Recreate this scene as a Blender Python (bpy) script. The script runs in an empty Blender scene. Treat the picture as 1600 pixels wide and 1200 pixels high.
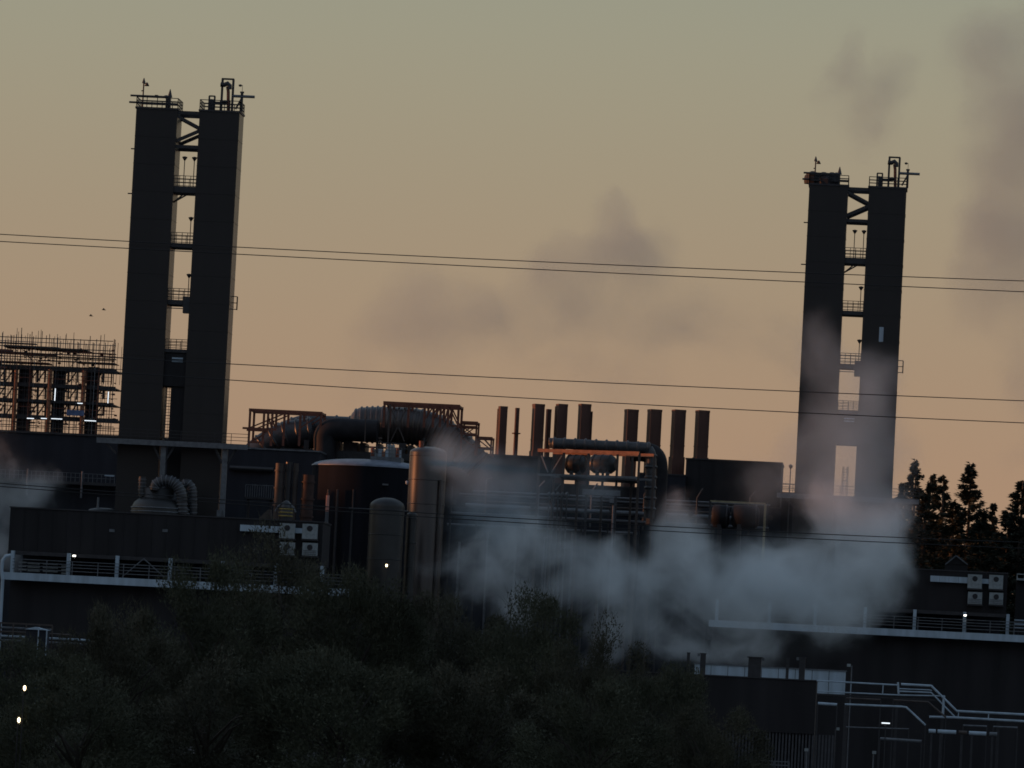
import bpy, math, random
from mathutils import Vector, Matrix
import numpy as np

random.seed(7)
S = bpy.context.scene
COL = S.collection

# ------------------------------------------------------------------ camera
FPX = 9333.0                       # focal length in pixels of a 1600 wide frame
HEAD = math.radians(-3.8)
PITCH = 507.0 / FPX
ROLL = math.radians(2.93)
CAM = Vector((0, 0, 6.0))
fwd = Vector((math.sin(HEAD) * math.cos(PITCH), math.cos(HEAD) * math.cos(PITCH), math.sin(PITCH)))
rgt0 = Vector((math.cos(HEAD), -math.sin(HEAD), 0))
up0 = rgt0.cross(fwd)
cR = rgt0 * math.cos(ROLL) + up0 * math.sin(ROLL)
cU = up0 * math.cos(ROLL) - rgt0 * math.sin(ROLL)
cd = bpy.data.cameras.new("camera")
cam = bpy.data.objects.new("camera", cd)
COL.objects.link(cam)
cam.matrix_world = Matrix(((cR.x, cU.x, -fwd.x, CAM.x), (cR.y, cU.y, -fwd.y, CAM.y),
                           (cR.z, cU.z, -fwd.z, CAM.z), (0, 0, 0, 1)))
cd.sensor_width = 36.0
cd.lens = 36.0 * FPX / 1600.0
cd.clip_start = 1.0
cd.clip_end = 20000.0
S.camera = cam

# ------------------------------------------------------------------ render settings
S.render.engine = 'CYCLES'
S.view_settings.view_transform = 'Standard'
S.view_settings.look = 'None'
S.view_settings.exposure = 0.0
S.view_settings.gamma = 1.0
S.view_settings.use_curve_mapping = False
S.cycles.use_denoising = True
S.cycles.max_bounces = 6
S.cycles.diffuse_bounces = 2
S.cycles.glossy_bounces = 3
S.cycles.volume_bounces = 4
S.cycles.volume_step_rate = 1.0
S.cycles.volume_max_steps = 400
S.cycles.pixel_filter_type = 'GAUSSIAN'
S.cycles.filter_width = 1.9

# ------------------------------------------------------------------ sky
SUN_EL, SUN_AZ = math.radians(1.6), math.radians(-90.5)      # azimuth clockwise from +Y: low on the left
sun_dir = Vector((math.sin(SUN_AZ) * math.cos(SUN_EL), math.cos(SUN_AZ) * math.cos(SUN_EL), math.sin(SUN_EL)))
W_ = bpy.data.worlds.new("World")
S.world = W_
W_.use_nodes = True
nt = W_.node_tree
nt.nodes.clear()
N, K = nt.nodes.new, nt.links.new
wo = N('ShaderNodeOutputWorld'); bg = N('ShaderNodeBackground'); bg.inputs[1].default_value = 0.1
K(bg.outputs[0], wo.inputs[0])
sky = N('ShaderNodeTexSky'); sky.sky_type = 'NISHITA'; sky.sun_disc = False
sky.sun_elevation = SUN_EL; sky.sun_rotation = SUN_AZ % (2 * math.pi)
sky.dust_density = 1.0
tc = N('ShaderNodeTexCoord')
sep = N('ShaderNodeSeparateXYZ'); K(tc.outputs['Generated'], sep.inputs[0])
# dusk haze near the horizon: peach low down, olive grey above it
mr = N('ShaderNodeMapRange'); K(sep.outputs['Z'], mr.inputs[0]); mr.inputs[1].default_value = 0.0; mr.inputs[2].default_value = 0.5
cr = N('ShaderNodeValToRGB'); K(mr.outputs[0], cr.inputs[0])
cr.color_ramp.interpolation = 'B_SPLINE'
stops = [(0.0, (.42, .25, .155)), (.06, (.405, .250, .160)), (.12, (.378, .268, .176)), (.185, (.350, .295, .203)),
         (.25, (.328, .332, .248)), (.40, (.21, .26, .24)), (.7, (.12, .165, .20)), (1.0, (.085, .125, .175))]
e = cr.color_ramp.elements
e[0].position, e[0].color = stops[0][0], (*stops[0][1], 1)
e[1].position, e[1].color = stops[-1][0], (*stops[-1][1], 1)
for p, c in stops[1:-1]:
    n = e.new(p); n.color = (*c, 1)
# brighter towards the sunset, dimmer on the far side from it
dt = N('ShaderNodeVectorMath'); dt.operation = 'DOT_PRODUCT'
K(tc.outputs['Generated'], dt.inputs[0]); dt.inputs[1].default_value = (-0.64, 0.77, 0.0)
az = N('ShaderNodeMapRange'); az.interpolation_type = 'SMOOTHSTEP'
K(dt.outputs['Value'], az.inputs[0]); az.inputs[1].default_value = -0.35; az.inputs[2].default_value = 0.6
az.inputs[3].default_value = 0.0; az.inputs[4].default_value = 1.0
cool = N('ShaderNodeValToRGB'); K(mr.outputs[0], cool.inputs[0])
ce = cool.color_ramp.elements
ce[0].position, ce[0].color = 0.0, (.105, .110, .125, 1)
ce[1].position, ce[1].color = 1.0, (.155, .182, .235, 1)
n = ce.new(.35); n.color = (.145, .162, .195, 1)
mside = N('ShaderNodeMix'); mside.data_type = 'RGBA'
K(az.outputs[0], mside.inputs[0]); K(cool.outputs[0], mside.inputs[6]); K(cr.outputs[0], mside.inputs[7])
sc1 = N('ShaderNodeVectorMath'); sc1.operation = 'SCALE'; K(mside.outputs[2], sc1.inputs[0]); sc1.inputs['Scale'].default_value = 10.0
tint = N('ShaderNodeMix'); tint.data_type = 'RGBA'; tint.blend_type = 'MULTIPLY'; tint.inputs[0].default_value = 1.0
K(sky.outputs[0], tint.inputs[6]); tint.inputs[7].default_value = (5.4, 5.3, 5.9, 1)
mf = N('ShaderNodeMapRange'); K(sep.outputs['Z'], mf.inputs[0]); mf.inputs[1].default_value = 0.15; mf.inputs[2].default_value = 0.75
mx = N('ShaderNodeMix'); mx.data_type = 'RGBA'
K(mf.outputs[0], mx.inputs[0]); K(sc1.outputs[0], mx.inputs[6]); K(tint.outputs[2], mx.inputs[7])
K(mx.outputs[2], bg.inputs[0])

sl = bpy.data.lights.new("sun", 'SUN'); sl.energy = 2.6; sl.angle = math.radians(0.6); sl.color = (1.0, 0.35, 0.13)
so = bpy.data.objects.new("sun", sl); COL.objects.link(so)
so.rotation_euler = sun_dir.to_track_quat('Z', 'Y').to_euler()

# ------------------------------------------------------------------ photo plane helper
def W(px, py, Y):
    """the point of the vertical plane y = Y that the photograph shows at pixel px, py"""
    d = fwd + cR * ((px - 800) / FPX) + cU * ((600 - py) / FPX)
    return CAM + d * (Y / d.y)

# ------------------------------------------------------------------ materials
def mat(name, col, rough=0.6, metal=0.0, var=0.25, scale=1.5, bump=0.0, spec=0.5, coat=0.0, streak=False):
    m = bpy.data.materials.new(name); m.use_nodes = True
    t = m.node_tree; b = t.nodes['Principled BSDF']
    b.inputs['Roughness'].default_value = rough; b.inputs['Metallic'].default_value = metal
    b.inputs['Specular IOR Level'].default_value = spec
    co = t.nodes.new('ShaderNodeTexCoord'); mp = t.nodes.new('ShaderNodeMapping')
    t.links.new(co.outputs['Object'], mp.inputs[0])
    if streak: mp.inputs['Scale'].default_value = (1, 1, 0.12)
    nz = t.nodes.new('ShaderNodeTexNoise'); nz.inputs['Scale'].default_value = scale; nz.inputs['Detail'].default_value = 5
    t.links.new(mp.outputs[0], nz.inputs[0])
    r = t.nodes.new('ShaderNodeValToRGB'); t.links.new(nz.outputs[0], r.inputs[0])
    r.color_ramp.elements[0].position = .3; r.color_ramp.elements[1].position = .72
    r.color_ramp.elements[0].color = (*[c * (1 - var) for c in col], 1)
    r.color_ramp.elements[1].color = (*[min(1, c * (1 + var)) for c in col], 1)
    t.links.new(r.outputs[0], b.inputs['Base Color'])
    if bump:
        bp = t.nodes.new('ShaderNodeBump'); bp.inputs['Strength'].default_value = bump; bp.inputs['Distance'].default_value = .05
        t.links.new(nz.outputs[0], bp.inputs['Height']); t.links.new(bp.outputs[0], b.inputs['Normal'])
    return m

def glow(name, col, st):
    m = bpy.data.materials.new(name); m.use_nodes = True
    b = m.node_tree.nodes['Principled BSDF']
    b.inputs['Base Color'].default_value = (.8, .8, .8, 1)
    b.inputs['Emission Color'].default_value = (*col, 1); b.inputs['Emission Strength'].default_value = st
    return m

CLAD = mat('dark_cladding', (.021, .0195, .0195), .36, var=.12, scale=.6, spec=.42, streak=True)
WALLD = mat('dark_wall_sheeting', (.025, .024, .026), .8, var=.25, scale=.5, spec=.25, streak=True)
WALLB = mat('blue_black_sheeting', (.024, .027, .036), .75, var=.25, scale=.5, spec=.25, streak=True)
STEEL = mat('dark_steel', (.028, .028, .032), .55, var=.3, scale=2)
PALE = mat('pale_painted_steel', (.38, .48, .56), .6, var=.2, scale=1.2, streak=True)
GREYM = mat('grey_galvanised', (.12, .135, .15), .55, var=.3, scale=2)
RUST = mat('red_oxide_steel', (.16, .05, .028), .6, var=.35, scale=2.5)
SUNLIT = mat('orange_sunlit_steel', (.34, .15, .08), .5, var=.35, scale=1.5)  # orange sunlight put into the colour of the rack beam and furnace tubes
BROWN = mat('brown_lagging', (.060, .046, .040), .6, var=.3, scale=1.5, streak=True)
DUCT = mat('weathered_duct_metal', (.024, .024, .027), .40, metal=.0, var=.35, scale=.9, spec=.6, streak=True)
DRUM = mat('ribbed_drum_jacket', (.070, .055, .050), .34, metal=.4, var=.3, scale=.9, spec=.8)
JACK = mat('grey_pipe_jacket', (.055, .056, .06), .45, var=.35, scale=1.2, spec=.5)
LAG = mat('matt_black_lagging', (.020, .020, .023), .65, var=.3, scale=.9, spec=.2)
STACK = mat('sooty_stack_metal', (.110, .055, .042), .6, metal=.0, var=.45, scale=.8, spec=.3, streak=True)
COLM = mat('bright_column_jacket', (.050, .040, .037), .31, metal=.40, var=.25, scale=.7, spec=.9, streak=True)
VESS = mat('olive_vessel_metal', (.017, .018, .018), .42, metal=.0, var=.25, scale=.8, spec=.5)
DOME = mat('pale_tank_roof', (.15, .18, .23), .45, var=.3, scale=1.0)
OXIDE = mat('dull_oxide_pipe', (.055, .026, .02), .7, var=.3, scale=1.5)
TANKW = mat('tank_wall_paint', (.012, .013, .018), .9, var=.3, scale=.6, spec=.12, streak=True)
PINK = mat('sunlit_salmon', (.62, .30, .24), .6, var=.15)  # pale pipe coloured salmon to stand for orange sunlight on it
YELL = mat('yellow_paint', (.30, .22, .05), .5, var=.3)
YBEAM = mat('faded_yellow_beam', (.30, .26, .15), .5, var=.3)
TARP = mat('blue_tarpaulin', (.08, .13, .26), .6, var=.3)
BOARD = mat('scaffold_boards', (.12, .085, .06), .8, var=.4, scale=3)
WHITE = mat('off_white_casing', (.26, .30, .31), .6, var=.2, scale=3)
BLACK = mat('black_grille', (.02, .02, .025), .7)
CABLE = mat('black_cable', (.015, .015, .016), .6)
SLATM = mat('screen_slats', (.055, .058, .066), .7, var=.3)
BARK = mat('bark', (.045, .038, .03), .9, var=.4, scale=3, bump=.4)
LEAF = mat('twiggy_leaves', (.070, .076, .050), .8, var=.45, scale=.5, spec=.2)
LEAF2 = mat('olive_leaves', (.072, .072, .050), .8, var=.45, scale=.5, spec=.2)
NEED = mat('conifer_needles', (.030, .036, .026), .8, var=.4, scale=.4, spec=.15)
GRASS = mat('rough_ground', (.045, .045, .035), .95, var=.4, scale=.15, bump=.4, spec=.1)
CONC = mat('concrete_yard', (.12, .12, .12), .9, var=.3, scale=.4, spec=.2)
LAMP = glow('white_lamp', (1, .95, .85), 4)
LEDS = glow('cool_strip_lamp', (.85, .93, 1), 1.3)
WARM = glow('warm_lamp', (1, .78, .45), 5)
BIRD = mat('dark_feathers', (.03, .03, .03), .8)

# ------------------------------------------------------------------ mesh builder
class MB:
    def __init__(s): s.v, s.f, s.sm = [], [], []
    def add(s, vs, fs, smooth=False):
        o = len(s.v); s.v += [tuple(v) for v in vs]; s.f += [tuple(i + o for i in f) for f in fs]; s.sm += [smooth] * len(fs)
        return s
    def box(s, a, b):
        x0, x1 = sorted((a[0], b[0])); y0, y1 = sorted((a[1], b[1])); z0, z1 = sorted((a[2], b[2]))
        return s.add([(x, y, z) for z in (z0, z1) for y in (y0, y1) for x in (x0, x1)],
              [(0, 2, 3, 1), (4, 5, 7, 6), (0, 1, 5, 4), (2, 6, 7, 3), (0, 4, 6, 2), (1, 3, 7, 5)])
    def beam(s, a, b, w, h=None):
        h = h or w; a, b = Vector(a), Vector(b); d = (b - a).normalized()
        r = Vector((0, 0, 1)) if abs(d.z) < .9 else Vector((0, 1, 0))
        sx = d.cross(r).normalized(); u = sx.cross(d)
        vs = [p + sx * (i * w / 2) + u * (j * h / 2) for p in (a, b) for i, j in ((-1, -1), (1, -1), (1, 1), (-1, 1))]
        return s.add(vs, [(0, 1, 2, 3), (7, 6, 5, 4), (0, 4, 5, 1), (1, 5, 6, 2), (2, 6, 7, 3), (3, 7, 4, 0)])
    def tube(s, pts, r, n=8, cap=True, rs=None):
        pts = [Vector(p) for p in pts]; vs = []; prev = None
        for i, p in enumerate(pts):
            d = (pts[min(i + 1, len(pts) - 1)] - pts[max(i - 1, 0)]).normalized()
            if prev is None:
                prev = d.cross(Vector((0, 0, 1)) if abs(d.z) < .9 else Vector((0, 1, 0))).normalized()
            else:
                prev = (prev - d * prev.dot(d)).normalized()
            q = d.cross(prev); rr = rs[i] if rs else r
            vs += [p + (prev * math.cos(2 * math.pi * k / n) + q * math.sin(2 * math.pi * k / n)) * rr for k in range(n)]
        fs = [(i * n + k, i * n + (k + 1) % n, (i + 1) * n + (k + 1) % n, (i + 1) * n + k) for i in range(len(pts) - 1) for k in range(n)]
        s.add(vs, fs, n > 5)
        if cap: s.add(vs[:n] + vs[-n:], [tuple(range(n - 1, -1, -1)), tuple(range(n, 2 * n))])
        return s
    def lathe(s, c, prof, n=32, smooth=True):
        vs = [(c[0] + r * math.cos(2 * math.pi * k / n), c[1] + r * math.sin(2 * math.pi * k / n), z) for r, z in prof for k in range(n)]
        fs = [(i * n + k, i * n + (k + 1) % n, (i + 1) * n + (k + 1) % n, (i + 1) * n + k) for i in range(len(prof) - 1) for k in range(n)]
        return s.add(vs, fs, smooth)
    def prism(s, pts, dy):
        """pts: outline on a plane y=const, pushed back by dy"""
        n = len(pts); vs = [Vector(p) for p in pts] + [Vector(p) + Vector((0, dy, 0)) for p in pts]
        return s.add(vs, [tuple(range(n)), tuple(range(2 * n - 1, n - 1, -1))] + [(k, k + n, (k + 1) % n + n, (k + 1) % n) for k in range(n)])

def obj(name, mb, m, parent=None, base=None, label=None):
    if base is None: base = Vector(parent['_b']) if parent is not None and '_b' in parent else Vector((0, 0, 0))
    me = bpy.data.meshes.new(name)
    me.from_pydata([(v[0] - base[0], v[1] - base[1], v[2] - base[2]) for v in mb.v], [], mb.f)
    me.polygons.foreach_set('use_smooth', mb.sm); me.update()
    me.materials.append(m)
    o = bpy.data.objects.new(name, me); COL.objects.link(o)
    if parent is not None:
        o.parent = parent
    else:
        o.location = base
    o['_b'] = tuple(base)
    if label: o['label'] = label
    return o

def thing(name, label, cat, base, group=None):
    o = bpy.data.objects.new(name, None); COL.objects.link(o); o.location = base; o['_b'] = tuple(base)
    o.empty_display_size = .5
    return tag(o, label, cat, group)

def tag(o, label=None, cat=None, group=None, kind=None):
    if label: o['label'] = label
    if cat: o['category'] = cat
    if group: o['group'] = group
    if kind: o['kind'] = kind
    return o

def low(p, z=0.0): return Vector((p[0], p[1], z))

def rail(name, parent, a, b, m, h=1.1, step=2.1, w=.055, nr=3, ends=True):
    """handrail run from a to b: rails and posts as one part"""
    a, b = Vector(a), Vector(b); k = max(1, round((b - a).length / step)); mb = MB()
    for i in range(nr):
        z = Vector((0, 0, h * (i + 1) / nr)); mb.beam(a + z, b + z, w)
    for i in range(k + 1):
        p = a.lerp(b, i / k); mb.beam(p, p + Vector((0, 0, h)), w)
    return obj(name, mb, m, parent)

# ------------------------------------------------------------------ ground and setting
g = MB()
nx, ny = 60, 60
def gz(x, y):
    h = 0.0
    t = max(0.0, min(1.0, (y - 820) / 260.0)) * max(0.0, min(1.0, (x + 40) / 90.0))
    h += 16.0 * t * t * (3 - 2 * t)
    r = math.hypot(x, y + 40)
    h += 4.2 * max(0.0, 1 - r / 130.0)
    q = max(0.0, min(1.0, (-x - 480) / 120.0)) * max(0.0, min(1.0, (y + 700) / 300.0)) * max(0.0, min(1.0, (2300 - y) / 500.0))
    h += 46.0 * q * q * (3 - 2 * q)            # unseen ridge added at left to keep the low sun off the lower parts
    return h
xs = [-6000, -3000, -1200, -800, -650, -600, -575, -550, -525, -500, -480] + [-400 + 800 * i / 48 for i in range(49)] + [600, 1200, 3000, 6000]
ys = [-3000, -1000, -700, -550, -400, -300] + [-200 + 1600 * i / 60 for i in range(61)] + [1600, 1800, 2100, 2300, 4000, 9000]
for y in ys:
    for x in xs: g.v.append((x, y, gz(x, y)))
L_ = len(xs)
for j in range(len(ys) - 1):
    for i in range(L_ - 1):
        g.f.append((j * L_ + i, j * L_ + i + 1, (j + 1) * L_ + i + 1, (j + 1) * L_ + i)); g.sm.append(True)
tag(obj('ground', g, GRASS), kind='structure')
yd = MB().add([(-190, 560, .02), (140, 560, .02), (140, 845, .02), (-190, 845, .02)], [(0, 1, 2, 3)])
tag(obj('yard', yd, CONC), kind='structure')

# ------------------------------------------------------------------ twin plant modules
REF = W(300, 170, 700)
def module(delta, side):
    """side 0 = left module as photographed, 1 = its twin, farther off on the right"""
    T = Vector(delta)
    def P(px, py, dy=0.0): return W(px, py, 700 + dy) + T
    def dn(p, y): return Vector((p.x, y, p.z))
    where = ('left of the scene, beside the scaffolded furnace', 'right of the scene, beside the conifers')[side]
    # --- twin shaft tower
    base = low(P(270, 690))
    tw = thing('twin_tower', ('tall dark twin-shaft tower rising beside the scaffolded furnace, bare shafts',
                              'tall dark twin-shaft tower half veiled by steam near the conifers')[side], 'tower', base,
               'twin shaft towers')
    D = 4.6
    A0, A1 = P(213, 170), P(277.5, 173); B0, B1 = P(312, 174), P(374.5, 175.5)
    zt = (A0.z + B1.z) / 2
    for (l, r) in ((A0.x, A1.x), (B0.x, B1.x)):
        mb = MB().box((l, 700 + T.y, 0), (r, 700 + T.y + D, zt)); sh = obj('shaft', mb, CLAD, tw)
        jm = MB()
        for k in range(1, 23):            # horizontal seams standing proud of the cladding
            z = k * zt / 23
            jm.box((l - .03, 700 + T.y - .03, z - .03), (r + .03, 700 + T.y + D + .03, z + .03))
        tag(obj('cladding_seam', jm, CLAD, sh), kind='stuff')
        cp = MB().box((l - .12, 700 + T.y - .12, zt), (r + .12, 700 + T.y + D + .12, zt + .22)); obj('roof_slab', cp, STEEL, tw)
        for (ya, xa, yb, xb) in ((0, l, 0, r), (D, l, D, r), (0, l, D, l), (0, r, D, r)):
            rail('roof_railing', tw, (xa, 700 + T.y + ya, zt + .22), (xb, 700 + T.y + yb, zt + .22), STEEL, 1.15, 1.25, .085, 3)
    gl, gr_ = A1.x, B0.x; yf = 700 + T.y
    def zy(py): return P(290, py).z
    for yy in (yf + .3, yf + D - .3):
        for (xa, pa, xb, pb, w) in ((gl, 176, gr_, 176, .42), (gl, 181, gr_, 199, .34), (gl, 221, gr_, 203, .4), (gl, 229, gr_, 229, .4)):
            obj('tie_beam', MB().beam((xa - .1, yy, zy(pa)), (xb + .1, yy, zy(pb)), .3, w), STEEL, tw)
    # landings between the shafts
    for (py, th, rh, lamps) in ((291, .75, 1.25, (.42, .86)), (380, .5, 1.25, (.85,)), (469, .55, 1.35, (.9,)), (546, .4, 1.15, ())):
        zd = zy(py); ld = obj('landing', MB().box((gl - .02, yf + .2, zd - th), (gr_ + .02, yf + D - .2, zd)), STEEL, tw)
        rail('landing_railing', ld, (gl, yf + .25, zd), (gr_, yf + .25, zd), STEEL, rh, .75, .07, 4 if py == 469 else 3)
        rail('landing_railing', ld, (gl, yf + D - .25, zd), (gr_, yf + D - .25, zd), STEEL, rh, 1.2, .07, 3)
        for f in lamps:
            x = gl + (gr_ - gl) * f; ht = 3.3 if py == 291 else 2.9
            lm = MB().tube([(x, yf + .5, zd), (x, yf + .5, zd + ht)], .05, 6)
            lm.lathe((x, yf + .5), [(.06, zd + ht - .25), (.30, zd + ht + .12), (.32, zd + ht + .22), (.02, zd + ht + .3)], 10)
            obj('lamp_post', lm, STEEL, ld)
        if py == 291:
            for k in (0, .55):
                obj('knee_brace', MB().beam((gl, yf + .8, zy(316)), (gl + 1.3 + k, yf + .8, zd - th), .16), STEEL, ld)
            obj('tie_rod', MB().beam((gl, yf + .5, zy(302)), (gr_, yf + .5, zy(302)), .09), STEEL, tw)
        if py == 469:
            obj('tie_rod', MB().beam((gl, yf + .5, zy(482)), (gr_, yf + .5, zy(482)), .1), STEEL, tw)
            obj('junction_box', MB().box((gr_ - .75, yf + .05, zy(489)), (gr_, yf + 1.2, zy(463))), STEEL, tw)
    hs = obj('plant_housing', MB().box((gl - .02, yf + .35, zy(604)), (gr_ + .02, yf + D - .3, zy(547) - .4)), WALLD, tw)
    obj('sign_plate', MB().box((gl + .9, yf + .28, zy(561.5)), (gl + 2.2, yf + .345, zy(559))), PALE, hs)
    obj('sign_plate', MB().box((gl + .9, yf + .28, zy(566)), (gl + 2.2, yf + .345, zy(563.5))), PALE, hs)
    if side == 0:
        obj('lower_housing', MB().box((gl + .95, yf + .6, 0), (gr_ + .02, yf + D - .6, zy(600))), WALLD, tw)
    # caged ladder in the lower gap
    lad = MB(); zl0, zl1 = zy(700), zy(598 if side == 0 else 640); xl = gl + (.5 if side == 0 else 1.35)
    for s_ in (-.28, .28): lad.beam((xl + s_, yf + 2.2, zl0), (xl + s_, yf + 2.2, zl1), .08)
    z = zl0
    while z < zl1:
        lad.beam((xl - .28, yf + 2.2, z), (xl + .28, yf + 2.2, z), .05); z += .35
    obj('ladder', lad, GREYM, tw)
    cg = MB(); z = zl0 + .5
    while z < zl1:
        cg.tube([(xl + .42 * math.cos(a), yf + 1.8 - .42 * math.sin(a) + .2, z) for a in [math.pi * k / 6 for k in range(7)]], .035, 5); z += 1.1
    for a in (0.3, 1.2, 1.9, 2.8): cg.beam((xl + .42 * math.cos(a), yf + 2. - .42 * math.sin(a), zl0), (xl + .42 * math.cos(a), yf + 2. - .42 * math.sin(a), zl1), .04)
    obj('ladder_cage', cg, GREYM, tw)
    # outriggers and side brackets
    for (xa, pa, n_) in ((203, 231, 1), (198, 301, 1)):
        p = P(xa, pa); obj('outrigger', MB().beam((p.x, yf + 1, p.z), (p.x + .95, yf + 1, p.z), .14), STEEL, tw)
    p = P(367, 461); sb = MB()
    for (a_, b_) in ((461, 461), (481, 481), (471, 471)): sb.beam((B1.x, yf + D * .6, P(367, a_).z), (B1.x + .6, yf + D * .6, P(367, b_).z), .09)
    sb.beam((B1.x + .6, yf + D * .6, P(367, 461).z), (B1.x + .6, yf + D * .6, P(367, 482).z), .14)
    obj('side_bracket', sb, STEEL, tw)
    # roof top equipment
    r0 = zt + .22
    def X(px): return P(px, 160).x
    mb = MB().tube([(X(222), yf + .6, r0), (X(222), yf + .6, P(222, 126).z)], .085, 6)
    mb.lathe((X(222), yf + .6), [(.22, P(222, 129).z), (.16, P(222, 126).z), (.05, P(222, 121).z)], 8)
    mb.lathe((X(227), yf + .6), [(.10, P(227, 128).z), (.30, P(227, 133.5).z), (.05, P(227, 133.6).z)], 8)
    mb.beam((X(222), yf + .6, P(222, 129.5).z), (X(227), yf + .6, P(227, 129.5).z), .09)
    mb.beam((X(219), yf + .6, P(222, 141).z), (X(222), yf + .6, P(222, 141).z), .12)
    obj('siren_mast', mb, STEEL, tw)
    for (a_, b_, py) in ((203, 262, 150), (201.5, 278, 160.5)):
        obj('horizontal_pipe', MB().tube([(X(a_), yf + .2, P(232, py).z), (X(b_), yf + .2, P(232, py).z)], .12, 8), STEEL, tw)
    mb = MB().box((X(257), yf + 1, r0), (X(264), yf + 2, P(260, 150).z)).beam((X(262.5), yf + 1.5, r0), (X(262.5), yf + 1.5, P(262, 139).z), .1)
    mb.lathe((X(262.5), yf + 1.5), [(.3, P(260, 150).z), (.18, P(260, 144).z), (.04, P(260, 137).z)], 8)
    mb.lathe((X(257.5), yf + 1.2), [(.05, P(260, 153).z), (.32, P(260, 151).z), (.3, P(260, 148).z), (.02, P(260, 147).z)], 8)
    obj('vent_cluster', mb, STEEL, tw)
    if side == 0:
        obj('instrument_box', MB().box((X(241), yf + .1, P(243, 152).z), (X(246), yf + .6, P(243, 148).z)), STEEL, tw)
    else:
        mb = MB()                                   # sheeted bundle on the roof of the right hand twin
        x0, x1 = X(214), X(250)
        for k in range(9):
            f = k / 8; cx = x0 + (x1 - x0) * f; rr = .85 + .28 * math.sin(k * 2.3) + (.3 if k in (5, 6) else 0)
            mb.lathe((cx, yf + 1.2), [(rr * .9, r0), (rr, r0 + .6), (rr * .85, r0 + 1.05 + .25 * math.sin(k * 1.7)), (.25, r0 + 1.35 + .28 * math.sin(k * 1.7)), (.01, r0 + 1.4)], 9, False)
        obj('sheeted_equipment', mb, BLACK, tw)
        p = P(1, 1); wy = W(1377, 522, 700 + T.y)
        obj('inset_panel', MB().box((wy.x - .27, yf - .06, W(1377, 534, yf).z), (wy.x + .27, yf - .002, W(1377, 511, yf).z)), PALE, tw)
    for x, py in ((325.5, 149), (334, 149)):
        obj('small_gantry', MB().beam((X(x), yf + .8, r0), (X(x), yf + .8, P(330, py).z), .2), STEEL, tw)
    obj('small_gantry', MB().beam((X(325), yf + .8, P(330, 149).z), (X(334.5), yf + .8, P(330, 149).z), .16), STEEL, tw)
    mb = MB().box((X(327), yf + .6, r0), (X(333), yf + 1.3, P(330, 156).z)).lathe((X(329), yf + .9), [(.32, P(330, 156).z), (.3, P(330, 154).z), (.02, P(330, 153.5).z)], 8)
    mb.beam((X(333), yf + .9, P(340, 160).z), (X(352), yf + .9, P(340, 160).z), .35)
    mb.lathe((X(350), yf + .9), [(.1, P(350, 161).z), (.45, P(350, 159).z), (.4, P(350, 156.5).z), (.02, P(350, 155).z)], 10)
    obj('hoist_motor', mb, STEEL, tw)
    gy = yf + 1.0
    for x in (344.5, 361.5):
        obj('gantry_post', MB().beam((X(x), gy, r0), (X(x), gy, P(352, 122).z), .26), STEEL, tw)
    obj('gantry_beam', MB().beam((X(343), gy, P(352, 122).z), (X(362.5), gy, P(352, 122).z), .2), STEEL, tw)
    mb = MB().tube([(X(342), gy - .2, P(350, 131).z), (X(348), gy - .2, P(350, 131.5).z), (X(353), gy - .2, P(350, 129).z), (X(356), gy - .2, P(350, 132).z), (X(356), gy - .2, P(350, 138).z)], .28, 8)
    obj('hoist_hook', mb, STEEL, tw)
    obj('hose', MB().tube([(X(353), gy - .2, P(352, 134).z), (X(354.5), gy - .2, P(352, 142).z), (X(355), gy - .2, P(352, 152).z), (X(356), gy, r0)], .2, 7), RUST, tw)
    obj('davit_arm', MB().tube([(X(361), gy, P(378, 149.3).z), (X(396), gy, P(378, 149.3).z)], .17, 8), GREYM, tw)
    mb = MB().beam((X(376), gy, r0), (X(376), gy, P(378, 143).z), .3).beam((X(373), gy, P(378, 143).z), (X(379), gy, P(378, 143).z), .2)
    mb.beam((X(367), gy, r0 + .3), (X(376), gy, P(378, 152).z), .2).beam((X(376), gy, P(378, 143).z), (X(376), gy, P(378, 132).z), .05)
    mb.lathe((X(372.5), gy), [(.05, P(378, 130.5).z), (.22, P(378, 131.5).z), (.15, P(378, 134).z), (.02, P(378, 134.2).z)], 8).beam((X(372.5), gy, P(378, 132).z), (X(376), gy, P(378, 132).z), .07)
    obj('davit_post', mb, STEEL, tw)

    # --- service walkway in front of the shafts, on two columns
    wl, wr = P(151, 683, -3.2), P(387, 695, -3.2); zw = (wl.z + wr.z) / 2; y0, y1 = 696.8 + T.y, 699.7 + T.y
    sw = thing('service_walkway', ('pale railed walkway crossing the foot of the tower beside the scaffold',
                                   'pale railed walkway crossing the steam-veiled tower near the conifers')[side], 'walkway', low(wl), 'service walkways on the towers')
    obj('edge_beam', MB().box((wl.x, y0, zw - .62), (wr.x, y0 + .12, zw)), GREYM, sw)
    obj('deck', MB().box((wl.x + .01, y0 + .121, zw - .2), (wr.x - .01, y1, zw - .06)), STEEL, sw)
    rail('handrail', sw, (wl.x, y0 + .06, zw), (wr.x, y0 + .06, zw), STEEL, 1.2, 2.1, .06, 3)
    for px in (253.5, 350):
        x = P(px, 730, -3).x
        obj('column', MB().box((x - .3, y0 + .4, 0), (x + .3, y0 + 1.0, zw - .2)), GREYM, sw)
        for s_ in (-1, 1): obj('corbel', MB().beam((x + s_ * .3, y0 + .7, zw - 2.3), (x + s_ * 1.4, y0 + .7, zw - .3), .24), STEEL, sw)
    x = P(343.5, 800, -3).x; obj('pipe_box', MB().box((x - .35, y0 + .1, 0), (x + .2, y0 + .39, P(340, 797, -3).z)), GREYM, sw)
    obj('stay', MB().beam((P(165, 690, -3).x, y0 + .5, zw - .62), (P(181, 708, -3).x, y0 + .5, P(181, 708, -3).z), .22), STEEL, sw)

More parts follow.
